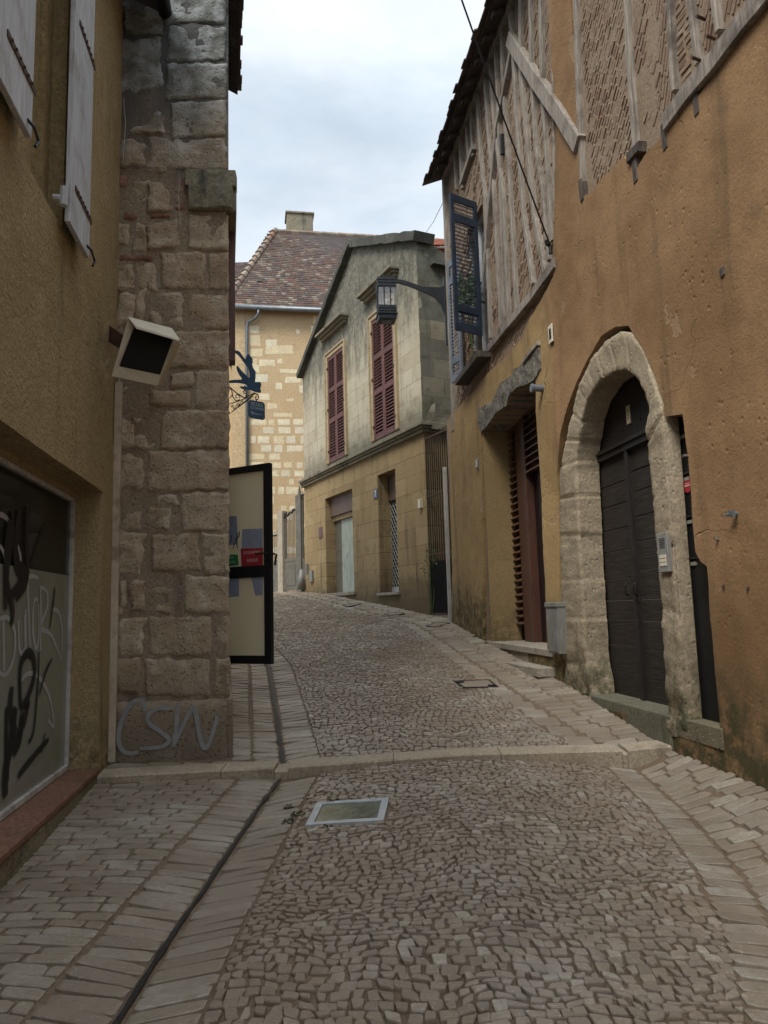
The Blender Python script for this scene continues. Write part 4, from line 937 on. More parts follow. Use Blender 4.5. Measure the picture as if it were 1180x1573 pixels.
# shop window
sw = bpy.data.objects.new('shop_window', None); COL.objects.link(sw); sw.parent = lr; sw.location = (s0, -.22, sz0); X0 = s0
def W(u, z): return (u-s0, z-sz0)
wz1_ = sz1-s0*0-.02-sz0
WL = 5.3-s0; WH = sz1-sz0-.03
OG = -.22
fz1 = ql(115, 768, OG)[1]-sz0
mb = MB()
for a_, b_, c_, d_ in ((.0, .035, 0, fz1), (WL-.05, WL, 0, fz1), (0, WL, 0, .04), (0, WL, fz1-.03, fz1), (2.2, 2.25, 0, fz1)): mb.box(a_, b_, -.03, .02, c_, d_)
mb.build('window_frame', M['winframe'], sw, bev=.004)
mb = MB(); mb.box(-.1, WL, -.04, .015, fz1+.002, WH+.3); mb.box(.55, .72, .0, .03, fz1+.05, fz1+.08); mb.build('shutter_housing', M['louvre_r'] if 0 else M['render_l'], sw)
mb = MB(); mb.box(.03, WL, -.012, -.006, .03, fz1); mb.build('window_pane', M['glass_dark'], sw)
fm = ql(110, 885, OG)[1]-sz0; mb = MB(); mb.box(.045, WL, -.0055, -.003, .04, fm); mb.build('frosted_film', M['film'], sw)
def gq(x, y):   # crop coordinates of the detail view
    p = ql(x/2.537, 700+y/2.537, OG); return (p[0]-s0, p[1]-sz0)
mb = MB()
for L in ([(-20, 225), (15, 235), (40, 262)], [(0, 350), (18, 400), (22, 560)], [(-10, 640), (30, 632), (58, 690), (52, 790), (20, 855), (-25, 825)], [(14, 640), (16, 840)], [(72, 640), (74, 740), (84, 770), (98, 740), (100, 600)], [(96, 620), (100, 750), (112, 770)], [(150, 476), (112, 480), (112, 620), (118, 750)],
          [(148, 560), (132, 570), (128, 680), (140, 750), (152, 700), (150, 580)], [(158, 510), (160, 640), (158, 760)], [(158, 512), (182, 530), (184, 590), (160, 668), (200, 700), (236, 792)], [(200, 598), (228, 610), (242, 680), (240, 800)], [(75, 890), (100, 855), (130, 850), (165, 880), (195, 950), (210, 1055), (188, 1030)], [(70, 350), (80, 400), (78, 440)]):
    ribbon(mb, [gq(*p) for p in L], .032, .0)
mb.build('white_graffiti', M['spray_w'], sw)
mb = MB()
for L, w in (([(35, 250), (22, 400), (20, 600)], .07), ([(50, 215), (42, 330), (25, 480), (48, 600), (40, 660)], .07), ([(75, 210), (60, 330), (64, 430), (88, 480), (30, 560)], .08), ([(108, 195), (104, 300), (104, 480), (60, 560)], .06), ([(60, 400), (75, 440), (112, 465)], .09), ([(182, 262), (150, 340), (122, 430)], .03), ([(212, 515), (208, 560), (192, 670)], .035),
             ([(150, 765), (148, 860), (132, 1060), (110, 1120)], .035), ([(80, 985), (78, 830), (105, 770), (130, 790), (132, 860), (108, 940), (80, 985)], .065), ([(202, 792), (178, 840), (152, 930)], .03), ([(95, 990), (110, 960), (90, 1060)], .06), ([(46, 900), (40, 1000), (70, 1100), (90, 1000)], .08), ([(25, 980), (24, 1150), (30, 1270)], .06), ([(60, 980), (40, 1120), (20, 1240), (20, 1330)], .10), ([(85, 1010), (75, 1100), (50, 1160)], .09), ([(188, 1105), (140, 1160), (80, 1235), (70, 1260)], .045), ([(175, 1080), (160, 1160)], .025)):
    ribbon(mb, [gq(*p) for p in L], w, .003)
mb.build('black_graffiti', M['spray_k'], sw)
mb = MB(); mb.box(.0, WL, -1.6, -1.5, -.1, WH+.3); mb.box(-.05, .0, -1.6, -.03, -.1, WH+.3); mb.box(0, WL, -1.6, -.03, -.14, -.1); mb.build('shop_interior', M['dark_in'], sw)
mb = MB(); mb.box(s0-.02, 5.4, -.24, .015, sz0-.045, sz0-.005); mb.build('tiled_sill', M['redtile_sill'], lr, bev=.008)
mb = MB(); sheet(mb, [(s0-.0, -.25), (5.5, -.25), (5.5, sz0-.045), (s0-.0, sz0-.045)], [], .006, .06, .1, .01, 2, 0, .008); mb.build('plinth', M['plinth'], lr)
# eaves
mb = MB(); mb.hexa([(-.02, .36, ZTL-.06), (8, .36, ZTL-.06), (8, -5, ZTL+2.4), (-.02, -5, ZTL+2.4), (-.02, .36, ZTL), (8, .36, ZTL), (8, -5, ZTL+2.46), (-.02, -5, ZTL+2.46)]); mb.build('roof', M['darktile'], lr)
mb = MB(); mb.tube([(-.04, .38, ZTL-.05), (8, .38, ZTL-.03)], .06, 12); mb.build('gutter_pipe', M['iron'], lr, smooth=True)
# conduit in the corner
mb = MB(); mb.box(.01, .068, 0, .058, ql(165, 1168)[1]-.02, ql(175, 585)[1]); mb.build('corner_conduit', M['pvc'], lr, bev=.006)
mb = MB(); mb.tube([(.03, .03, ql(175, 585)[1]), (.04, .03, ql(175, 585)[1]+.1), (.10, .06, ql(175, 560)[1])], .012, 6)
a = ql(165, 565, .05); mb.tube([(a[0]+.02+.06*cos(t), .05+.02*t, a[1]+.06*sin(t)) for t in [k*.5 for k in range(12)]], .0022, 5); mb.build('loose_wire', M['pvc_grey'], lr)

# ------------------------------------------------------------------ floodlight
fc = P3(226, 540, 5.8); fl = bpy.data.objects.new('floodlight', None); COL.objects.link(fl); fl.location = fc
tag(fl, 'square beige floodlight with black glass on a rusty arm beside the stone pier', 'floodlight')
def fp(px, py, y): return tuple(P3(px, py, y)-fc)
# front face corners and rear corners
F4 = [fp(206, 500, 5.62), fp(265, 521, 5.50), fp(245, 575, 5.50), fp(182, 562, 5.62)]
n_ = (Vector(F4[1])-Vector(F4[0])).cross(Vector(F4[3])-Vector(F4[0])).normalized()
if n_.y < 0: n_ = -n_
n_ = (n_+Vector((-.25, 0, .12))).normalized()
OUT = [fp(197, 488, 5.61), fp(275, 521, 5.49), fp(242, 593, 5.49), fp(171, 578, 5.61)]
BK = [tuple(Vector(p)*.82+n_*.15) for p in OUT]
mb = MB()
FI = [tuple(Vector(p)+n_*.012) for p in F4]
mb.add(OUT+BK+FI, [(4, 5, 6, 7), (0, 1, 5, 4), (1, 2, 6, 5), (2, 3, 7, 6), (3, 0, 4, 7), (0, 1, 9, 8), (1, 2, 10, 9), (2, 3, 11, 10), (3, 0, 8, 11)]); mb.build('housing', M['beige'], fl, bev=.004)
mb = MB(); mb.hexa([tuple(Vector(p)+n_*.03) for p in FI]+[tuple(Vector(p)+n_*.008) for p in FI]); mb.build('front_glass', M['glass_dark'] if 0 else M['black'], fl)
mb = MB(); mb.add([fp(196, 486, 5.60), fp(264, 504, 5.48), fp(276, 521, 5.38), fp(275, 523.5, 5.375), fp(209, 504.5, 5.49), fp(207, 500, 5.50)], [(0, 1, 2, 5), (5, 2, 3, 4)]); o = mb.build('hood', M['beige_top'], fl); md = o.modifiers.new('s', 'SOLIDIFY'); md.thickness = .006  # paler than the housing: light on the tilted flange painted as colour
mb = MB(); c = Vector(BK[0]).lerp(Vector(BK[3]), .4); e = Vector((fp(157, 488, 5.95))); e2 = Vector(fp(158, 515, 5.95)); mb.hexa([e+Vector((-.03, 0, 0)), e2+Vector((-.03, 0, 0)), c+Vector((0, 0, -.07)), c+Vector((0, 0, .06)), e+Vector((-.03, .02, 0)), e2+Vector((-.03, .02, 0)), c+Vector((0, .02, -.07)), c+Vector((0, .02, .06))]); mb.build('mounting_arm', M['iron_rust'], fl)

# ------------------------------------------------------------------ stone house (pier)
ang = radians(5)
ZP = -1.17
c0 = P3(172, 950, 6.2)
Pf = Fr(c0.x, 6.2, ZP, -cos(ang), -sin(ang))
pr = Pf.root('stone_house', 'old stone house whose rough block pier juts into the street beside the floodlight', 'house')
qp = Pf.q
uR = qp(352, 900)[0]; uL = .35; ZTP = P3(366, 135, 11.3).z+.1-ZP
mb = MB(); sheet(mb, [(uR+.02, -.15), (uL, -.15), (uL, ZTP), (uR+.02, ZTP)], [], 0, .07, 0, .02, 3, 0, .008)
mb.build('mortar_face', M['pier_mortar'], pr, smooth=True)
BL = [(255, -40, 347, 36), (258, 40, 347, 95), (255, 99, 348, 153), (262, 156, 348, 212), (228, 213, 348, 262), (287, 331, 351, 385), (248, 389, 315, 445), (318, 389, 351, 445), (290, 450, 351, 506), (262, 509, 352, 565), (298, 568, 352, 626), (247, 630, 352, 690), (228, 693, 352, 755), (278, 757, 352, 815), (233, 819, 308, 880), (311, 819, 352, 880), (285, 884, 352, 942), (227, 946, 326, 1008), (328, 946, 352, 1008), (222, 1011, 325, 1070), (327, 1011, 353, 1070),
      (198, 172, 250, 208), (228, 218, 262, 262), (228, 282, 266, 325), (200, 280, 225, 320), (230, 340, 274, 385), (205, 340, 225, 385), (178, 342, 196, 372), (176, 407, 208, 446), (230, 416, 241, 437), (212, 405, 240, 446), (176, 452, 206, 500), (209, 448, 226, 498), (232, 449, 282, 500), (178, 598, 200, 640), (228, 600, 293, 626), (205, 640, 242, 688), (178, 640, 203, 690), (182, 696, 224, 752), (180, 782, 220, 814), (226, 780, 262, 814), (178, 820, 221, 880), (178, 886, 197, 940), (199, 890, 221, 940), (229, 905, 265, 942), (178, 948, 220, 1006), (178, 1011, 218, 1068), (185, 60, 250, 140), (190, 0, 248, 55), (240, 820-62, 274, 776), (262, 572, 296, 596), (180, 215, 222, 260)]
mb = MB()
for i, (x0, y0, x1, y1) in enumerate(BL):
    j = 2.2 if x1 > 285 else 5; P = [qp(x0+rnd(-j, j), y1+rnd(-j, j)), qp(x1+(0 if x1 > 340 else rnd(-j, j)), y1+rnd(-j, j)), qp(x1+(0 if x1 > 340 else rnd(-j, j)), y0+rnd(-j, j)), qp(x0+rnd(-j, j), y0+rnd(-j, j))]
    rb_ = x1 < 285; rough_block(mb, P, 0.0, .013 if not rb_ else rnd(.004, .024), .026, .028 if rb_ else .017, .008, i*3.7)
# blocks above the frame
z = ZTP-.2; 
for k in range(9):
    zz = ZTP-.34*(k+1)
    if zz < qp(300, -45)[1]: break
    rough_block(mb, [(uR+.6, zz), (uR, zz), (uR, zz+.32), (uR+.6, zz+.32)], 0, .02, .05, .012, .014, k)
    rough_block(mb, [(uR+1.0, zz), (uR+.62, zz), (uR+.62, zz+.32), (uR+1.0, zz+.32)], 0, .012, .05, .02, .014, k+30)
mb.build('stone_blocks', M['pier'], pr, smooth=True)
mb = MB()
for i, (x0, y0, x1, y1) in enumerate([(178, 322, 186, 334), (190, 326, 212, 338), (184, 391, 236, 402), (230, 328, 262, 336), (268, 272, 288, 300), (178, 270, 196, 290), (268, 305, 286, 326)]):
    mb = MB(); rough_block(mb, [qp(x0, y1), qp(x1, y1), qp(x1, y0), qp(x0, y0)], 0, .015, .03, .014, .01, i*5.1); mb.build('packing_brick', M['pier_brick'], pr, smooth=True)
# side wall of the stone house along the street (VP px 345)
sd = Vector((-.213, 1)).normalized()
cw = Pf.wor(uR, 0, 0); Sf = Fr(cw[0], cw[1], ZP, -sd.x, -sd.y)      # local X towards the camera, Y to the street
def side(name, mat, mbx, bev=0, sm=False):
    o = mbx.build(name, mat, pr, sm, bev); l = Pf.loc(cw[0], cw[1], ZP); o.location = l; o.rotation_euler = (0, 0, atan2(Sf.X[1], Sf.X[0])-atan2(Pf.X[1], Pf.X[0])); return o
mb = MB(); sheet(mb, [(-.05, -.15), (-9, -.15+.0), (-9, ZTP), (-.05, ZTP)], [[(-1.65, -.1), (-2.9, -.1), (-2.9, 2.6), (-1.65, 2.6)]], 0, .2, .35, .0, 1); side('side_wall', M['pier'], mb, sm=False)
mb = MB(); mb.box(-9, -8.8, -6, -.36, -.2, ZTP); mb.box(-8.8, -.6, -3, -2.8, -.2, ZTP); side('rear_masonry', M['pier_mortar'], mb)
# impost
mb = MB(); a, b = qp(290, 325), qp(352, 268); mb.box(a[0], uR-.02, -.05, .05, a[1], b[1]); mb.box(qp(286, 300)[0], uR-.07, -.05, .075, (a[1]+b[1])/2+.03, b[1]); 
rough_block(mb, [(a[0], a[1]), (uR-.05, a[1]), (uR-.05, b[1]), (a[0], b[1])], .06, .02, .04, .016, .01, 77); mb.build('impost_block', M['coping'] if 0 else M['cornice'], pr, bev=.01)
mb = MB(); mb.box(-1.2, .02, .0, .07, a[1], b[1]); side('impost_return', M['cornice'], mb, .01)
mb = MB(); mb.box(-.5, -.35, .0, .06, a[1]-1.25, a[1]-.01); side('door_case_board', M['redwood'], mb)
# plinth block
mb = MB(); a = qp(174, 1170); b = qp(356, 1072); rough_block(mb, [(a[0], a[1]-.08), (uR-.02, a[1]-.08), (uR-.02, b[1]), (a[0], b[1])], .0, .05, .05, .008, .02, 91); mb.build('plinth_block', M['pier'], pr, smooth=True)
mb = MB(); mb.box(-2, .04, -.02, .03, -.2, b[1]); side('plinth_return', M['pier'], mb, .01)
# graffiti tag
def cq(x, y): return qp(x/2.622, 800+y/2.622, .06)
mb = MB()
for L in ([(582, 765), (575, 722), (530, 735), (492, 805), (478, 870), (490, 918), (520, 936), (560, 930)], [(692, 757), (640, 755), (602, 775), (600, 812), (650, 850), (682, 882), (650, 910), (565, 916)], [(716, 733), (712, 820), (700, 912)], [(700, 908), (740, 820), (775, 757), (790, 780), (806, 870), (825, 917), (850, 880), (877, 785)]):
    ribbon(mb, [cq(*p) for p in L], .034, .064)
mb.build('graffiti_tag', M['spray_g'], pr)
# eaves of the stone house
mb = MB(); mb.hexa([(.1, .17, ZTP-.15), (-5.2, .17, ZTP-.15), (-5.2, -3, ZTP+1.3), (.1, -3, ZTP+1.3), (.1, .17, ZTP-.08), (-5.2, .17, ZTP-.08), (-5.2, -3, ZTP+1.37), (.1, -3, ZTP+1.37)]); side('roof', M['darktile'], mb)
mb = MB(); u = .1
while u > -5.1:
    mb.box(u, u-.16, .10, .22+rnd(-.02, .02), ZTP-.10, ZTP-.06); mb.box(u, u-.16, .0, .16, ZTP-.05, ZTP-.01); u -= .17
side('eaves_tiles', M['darktile'], mb)
mb = MB(); mb.tube([Vector(Pf.loc(*P3(190, 150, 6.1))), Vector(Pf.loc(*P3(193, 190, 6.08))), Vector(Pf.loc(*P3(189, 250, 6.1)))], .003, 5)
mb.build('loose_wire', M['pvc_grey'], pr); mb = MB()
mb.tube([Vector(Pf.loc(*P3(290, 268, 6.0))), Vector(Pf.loc(*P3(277, 274, 6.03))), Vector(Pf.loc(*P3(274, 300, 6.05))), Vector(Pf.loc(*P3(278, 350, 6.06)))], .003, 5); mb.build('loose_wire', M['pvc_grey'], pr)
# open glazed door
gd = bpy.data.objects.new('glazed_door', None); COL.objects.link(gd); gd.parent = pr
fe = P3(419, 1020, 7.8); hb = Vector((-1.9, 8.18, fe.z)); wdt = sqrt((fe.x-hb.x)**2+(fe.y-hb.y)**2); hgt = P3(418, 711, 7.8).z-fe.z
gd.location = Pf.loc(hb.x, hb.y, hb.z); dv = Vector((fe.x-hb.x, fe.y-hb.y)); gd.rotation_euler = (0, 0, atan2(dv.y, dv.x)-atan2(Pf.X[1], Pf.X[0]))
mb = MB(); z_m0, z_m1 = P3(418, 884, 7.8).z-fe.z, P3(418, 868, 7.8).z-fe.z; st = .085
mb.box(0, st, -.025, .025, 0, hgt); mb.box(wdt-st, wdt, -.025, .025, 0, hgt); mb.box(st, wdt-st, -.025, .025, 0, .085); mb.box(st, wdt-st, -.025, .025, hgt-.075, hgt); mb.box(st, wdt-st, -.025, .025, z_m0-.01, z_m1+.005)
mb.build('door_frame', M['alu_black'], gd, bev=.003)
mb = MB(); mb.box(st, wdt-st, -.006, .006, .08, hgt-.07); mb.build('frosted_pane', M['frost'], gd)
def dq(px, py):   # onto the door leaf, local x/z  (front is local -y)
    n2 = Vector((dv.y, -dv.x)).normalized(); r = ray(px, py); t = ((hb.x)*n2.x+(hb.y)*n2.y)/(r.x*n2.x+r.y*n2.y); p = r*t
    return ((p.x-hb.x)*dv.x+(p.y-hb.y)*dv.y)/dv.length, p.z-hb.z
def dpoly(name, L, mat, o=-.0085, lab=None):
    mb = MB(); P = [dq(*p) for p in L]; n = len(P); mb.add([(u, o, z) for u, z in P]+[(u, -.0055, z) for u, z in P], [tuple(range(n)), tuple(range(2*n-1, n-1, -1))]+[(i, (i+1) % n, n+(i+1) % n, n+i) for i in range(n)]); return mb.build(name, mat, gd)
dpoly('poster', [(351, 793), (364.5, 793), (366, 836), (351, 838)], M['paper_b']); dpoly('poster', [(373, 813), (404, 812), (404, 841), (372, 843)], M['paper_b'])
dpoly('poster', [(351, 885), (368, 884), (368, 916), (351, 918)], M['paper_b'], -.0082); dpoly('poster', [(386, 883), (404.5, 882), (404.5, 914), (393, 915)], M['paper_b'], -.0082)
rs_ = dpoly('red_notice', [(370.5, 843), (404.5, 841.5), (404.5, 868), (372, 870)], M['red_sign'], -.009); gs_ = dpoly('green_notice', [(351, 852), (366, 852), (367.5, 868), (351, 870)], M['green_sign'], -.009)
MT = lambda u, z, o=-.0105: Matrix.Translation((u, o, z)) @ Matrix.Rotation(pi/2, 4, 'X')
a = dq(388, 849); text('notice_lettering', 'STATIONNEMENT', .047, M['pinktxt'], rs_, MT(*a), .62)
a = dq(389, 861); text('notice_lettering', 'INTERDIT', .05, M['pinktxt'], rs_, MT(*a), .7)
a = dq(354, 857); text('notice_lettering', 'ISSUE DE', .034, M['greentxt'], gs_, MT(*a), .8); a = dq(355, 864); text('notice_lettering', 'SECOURS', .04, M['greentxt'], gs_, MT(*a), .85)
mb = MB()   # small ink sketch on the poster
for L in ([(366, 818), (365, 828), (362, 834)], [(362, 829), (368, 824), (369, 816)], [(362, 834), (359, 843)], [(365, 833), (366, 843)], [(351, 836), (356, 830), (356, 822)]): ribbon(mb, [dq(*p) for p in L], .012, -.0118)
mb.build('ink_sketch', M['black'], gd)
mb = MB(); a = dq(416, 850); mb.tube([(a[0]-.02, -.02, a[1]), (a[0]-.02, -.07, a[1]), (a[0]-.15, -.07, a[1])], .009, 7); mb.box(a[0]-.045, a[0]-.005, -.032, -.024, a[1]-.12, a[1]+.06)
mb.tube([(wdt-.02, .02, a[1]), (wdt-.02, .06, a[1]), (wdt+.005, .075, a[1]-.01), (wdt-.02, .08, a[1]-.12)], .012, 7); mb.build('door_handle', M['iron'], gd)

# ------------------------------------------------------------------ hanging sign
bq = lambda x, y, d=9.2: P3(340+x/9.83, 520+y/9.83, d)
c = bq(0, 900); c = Vector((-2.0+.03, 9.2, c.z)); hs = bpy.data.objects.new('hanging_sign', None); COL.objects.link(hs); hs.location = c
tag(hs, 'blue dancer silhouette on a scrolled wrought iron bracket with a small blue plate hanging below', 'sign')
def T(L, r, nm=None, d=9.2):
    P = [tuple(bq(x, y, d)-c) for x, y in L]; return (P, r)
mb = MB()
for L, r in (([(-140, 790), (20, 850), (125, 1135), (205, 1070), (300, 1000), (420, 910), (510, 820)], .008), ([(-140, 640), (0, 690), (130, 735), (240, 830), (340, 890), (375, 905)], .008), ([(130, 985), (250, 950), (350, 910), (500, 820)], .006),
             ([(500, 822), (545, 845), (567, 885), (550, 925), (520, 925), (515, 890), (535, 875)], .008), ([(365, 900), (385, 860), (380, 800), (350, 785), (335, 805), (345, 830), (365, 825)], .008), ([(130, 740), (160, 790), (175, 880), (220, 940), (270, 930), (285, 880), (250, 845), (220, 860), (220, 890), (245, 890)], .007),
             ([(150, 1040), (160, 1010), (190, 1005), (190, 1035), (170, 1035)], .005), ([(160, 1015), (190, 1060), (235, 1010), (240, 975), (270, 975), (268, 1000), (250, 1000)], .005), ([(240, 1000), (260, 1020), (300, 960), (320, 930), (332, 950), (315, 965)], .005), ([(-140, 640), (-140, 1100)], .014), ([(125, 1135), (0, 1140), (-140, 1100)], .007), ([(130, 900), (160, 860), (175, 850)], .006), ([(440, 905), (470, 870), (480, 885)], .004)):
    mb.tube([tuple(bq(x, y)-c) for x, y in L], r, 6)
mb.build('scroll_bracket', M['iron'], hs, smooth=True)
sil = [(165, 165), (240, 185), (280, 200), (320, 260), (370, 320), (376, 275), (405, 230), (440, 265), (475, 310), (470, 335), (480, 358), (465, 380), (480, 440), (520, 500), (517, 600), (507, 658), (590, 658), (607, 690), (588, 760), (605, 790), (590, 822), (520, 810), (430, 775), (350, 777), (290, 747), (286, 722), (340, 728), (350, 710), (385, 735), (400, 735), (385, 700), (330, 682), (240, 670), (90, 672), (90, 640), (200, 625), (300, 622), (315, 608), (270, 550), (232, 470), (232, 425), (245, 410), (262, 428), (310, 490), (370, 550), (405, 588), (433, 585), (428, 520), (410, 450), (370, 400), (330, 350), (290, 290), (240, 235), (190, 212), (160, 180)]
mb = MB(); P = [bq(x, y)-c for x, y in sil]; n = len(P); mb.add([(p.x, p.y-.006, p.z) for p in P]+[(p.x, p.y+.006, p.z) for p in P], [tuple(range(n)), tuple(range(2*n-1, n-1, -1))]+[(i, (i+1) % n, n+(i+1) % n, n+i) for i in range(n)])
mb.build('dancer_silhouette', M['sign_blue'], hs)
# plate, turned away from the bracket plane
a = bq(535, 945)-c; pl = bpy.data.objects.new('name_plate', None); COL.objects.link(pl); pl.parent = hs; pl.location = a+Vector((0, 0, 0)); pang = radians(42)
pl.rotation_euler = (0, 0, pang); pwid = .118; ph = (bq(535, 945)-bq(535, 1215)).z
mb = MB(); cc = .025; pg = [(-pwid, -cc), (-pwid+cc, 0), (pwid-cc, 0), (pwid, -cc), (pwid, -ph+cc), (pwid-cc, -ph), (-pwid+cc, -ph), (-pwid, -ph+cc)]
mb.prism(pg, -.006, .006); mb.build('plate_board', M['sign_blue'], pl)
MT2 = lambda z: Matrix.Translation((0, -.0075, z)) @ Matrix.Rotation(pi/2, 4, 'X')
text('plate_lettering', 'ECOLE', .058, M['txt_blue'], pl, MT2(-ph*.2)); text('plate_lettering', 'DE DANSE', .052, M['txt_blue'], pl, MT2(-ph*.42), .82)
mb = MB(); ribbon(mb, [(-.09, -ph*.75), (-.08, -ph*.62), (-.07, -ph*.78), (-.06, -ph*.66), (-.05, -ph*.76), (-.03, -ph*.7), (-.01, -ph*.76), (.01, -ph*.7), (.03, -ph*.76), (.05, -ph*.7), (.08, -ph*.76)], .006, -.0075); mb.build('script_line', M['txt_blue'], pl)
mb = MB(); mb.tube([(0, 0, 0), (0, 0, .03)], .005, 6); mb.build('hanger', M['iron'], pl)

# ------------------------------------------------------------------ house 7
ZH = -.2
H = Fr(.80004, 14.5, ZH, -.43763758, .89915146)
hr = H.root('pale_stone_house', 'two-storey stone house with gabled blackened parapet and tall dark red louvred shutters', 'house')
qh = H.q
hu1 = qh(468, 800)[0]; zc0, zc1 = 3.42-ZH, 3.62-ZH; e0 = qh(656, 800)[0]
dU0, dU1 = qh(543, 850)[0], qh(501, 850)[0]; dz1 = qh(503, 765)[1]; dz0 = qh(515, 911)[1]
nU0, nU1 = qh(611, 850)[0], qh(583, 850)[0]; nz1 = qh(596, 724)[1]; nz0 = qh(598, 910)[1]
mb = MB(); sheet(mb, [(e0, -.4), (hu1, -.1), (hu1, zc0), (e0, zc0)], [[(dU0, dz0-.02), (dU1, dz0-.02), (dU1, dz1), (dU0, dz1)], [(nU0, nz0), (nU1, nz0), (nU1, nz1), (nU0, nz1)]], 0, .22, .42, .01, 1)
def hlow():
    m = M['h_low']; return m
mb.build('ground_floor_wall', M['h_low'], hr)
tops = [(e0+.04, zc1-.01), (hu1-.02, zc1-.01), qh(467, 570), qh(475, 542), qh(543, 374), qh(640, 367)]
tops[2] = (hu1-.02, tops[2][1]); tops[-1] = (e0+.04, tops[-1][1])
W1 = (qh(530, 620)[0], qh(505.5, 630)[0]); W2 = (qh(608, 600)[0], qh(574.5, 600)[0]); wzb, wzt = 3.74-ZH, 6.52-ZH
mb = MB(); sheet(mb, tops, [[(w[0], wzb), (w[1], wzb), (w[1], wzt), (w[0], wzt)] for w in (W1, W2)], 0, .25, .3, .01, 1); mb.build('upper_wall', M['h_up'], hr)
mb = MB(); mb.box(e0+.3, hu1, -.5, -.32, .2, 6.3); mb.build('inner_lining', M['dark_in'], hr)
# string course with moulding
mb = MB(); 
for (d, za, zb_) in ((.07, zc0, zc0+.07), (.11, zc0+.07, zc0+.12), (.15, zc0+.12, zc1)): mb.box(e0-d, hu1+.05, -.1, d, za, zb_)
mb.build('string_course', M['cornice'], hr, bev=.012)
# coping
cp = [(hu1+.05, tops[3][1]-.35), (tops[3][0], tops[3][1]), tops[4], (e0-.05, tops[-1][1])]
mb = MB(); mb.beam([(hu1+.08, tops[3][1]-.5), tops[4]], .15, -.35, .16, .01); mb.beam([(tops[4][0]+.05, tops[4][1]), (e0-.1, tops[-1][1])], .20, -.35, .13, .012); mb.build('parapet_coping', M['coping'], hr)
# window surrounds, hoods, shutters
for w in (W1, W2):
    wn = bpy.data.objects.new('upper_window', None); COL.objects.link(wn); wn.parent = hr; wn.location = ((w[0]+w[1])/2, 0, wzb); hw2 = (w[1]-w[0])/2; hh2 = wzt-wzb
    mb = MB(); b_ = .13
    mb.box(-hw2-b_, -hw2, -.05, .035, 0, hh2+b_); mb.box(hw2, hw2+b_, -.05, .035, 0, hh2+b_); mb.box(-hw2, hw2, -.05, .035, hh2, hh2+b_)
    mb.box(-hw2-b_-.02, -hw2-b_+.03, -.05, .06, 0, hh2+b_); mb.box(hw2+b_-.03, hw2+b_+.02, -.05, .06, 0, hh2+b_); mb.box(-hw2-b_+.03, hw2+b_-.03, -.05, .06, hh2+b_-.03, hh2+b_+.02)
    mb.build('window_surround', M['cornice_l'], wn, bev=.006)
    mb = MB(); zh = hh2+.52
    for d, a_, c_ in ((.10, zh, zh+.07), (.17, zh+.07, zh+.13), (.24, zh+.13, zh+.20)): mb.box(-hw2-.22-d*.5, hw2+.22+d*.5, -.05, d, a_, c_)
    mb.build('hood_moulding', M['cornice'], wn, bev=.012)
    for k in (0, 1):
        s_ = shutter_leaf('louvred_shutter', M['shut_red'], hw2-.004, hh2, panels=((.035, .37), (.405, .66), (.695, .965)), par=wn, slat=.075, st=.065, th=.04)
        s_.location = (-hw2+(0 if k == 0 else hw2+.004), -.02, 0)
    mb = MB()
    for z in (.3, 1.4, 2.5):
        for sx in (-1, 1): mb.box(sx*hw2-.03, sx*hw2+.03, .02, .045, z-.03, z+.03)
    mb.build('shutter_hinges', M['iron_rust'], wn)
    mb = MB(); mb.box(-hw2-.05, hw2+.05, -.2, -.12, 0, hh2); mb.build('window_dark', M['dark_in'], wn)
# door
dr = bpy.data.objects.new('green_door', None); COL.objects.link(dr); dr.parent = hr; dr.location = ((dU0+dU1)/2, -.3, dz0); hwd = (dU1-dU0)/2; dh = dz1-dz0; dl = dh*.77
for k in (0, 1):
    mb = MB(); a_ = -hwd+.0 if k == 0 else -.08; b_ = -.09 if k == 0 else hwd-.45
    mb.box(a_, b_, 0, .04, .02, dl-.04)
    o = mb.build('door_leaf', M['green_door'], dr, bev=.004)
mb = MB(); mb.box(hwd-.44, hwd+.05, -.05, .03, 0, dl); mb.build('side_post', M['gatepaint'], dr)
mb = MB(); mb.box(-hwd, hwd, -.03, .1, dl-.03, dl+.09); mb.build('door_rail', M['cornice_l'], dr, bev=.006)
mb = MB(); mb.box(-hwd-.02, hwd+.02, -.05, .16, dl+.09, dh+.05); mb.build('brown_fascia', M['brownpanel'], dr)
mb = MB()
for L in ([(-.42, 1.9), (-.38, 1.5), (-.47, 1.3)], [(-.5, 1.8), (-.4, 1.95), (-.3, 1.75)], [(.1, 1.5), (.13, 1.3)], [(.02, 1.0), (.1, .85), (.14, 1.0)], [(-.45, 1.1), (-.35, 1.15)]): ribbon(mb, L, .02, .0415)
mb.build('pen_scrawl', M['gatepaint'], dr)
mb = MB(); mb.box(dU0-.1, dU1+.1, -.4, .05, dz0-.08, dz0-.0); mb.build('door_step', M['step'], hr, bev=.01)
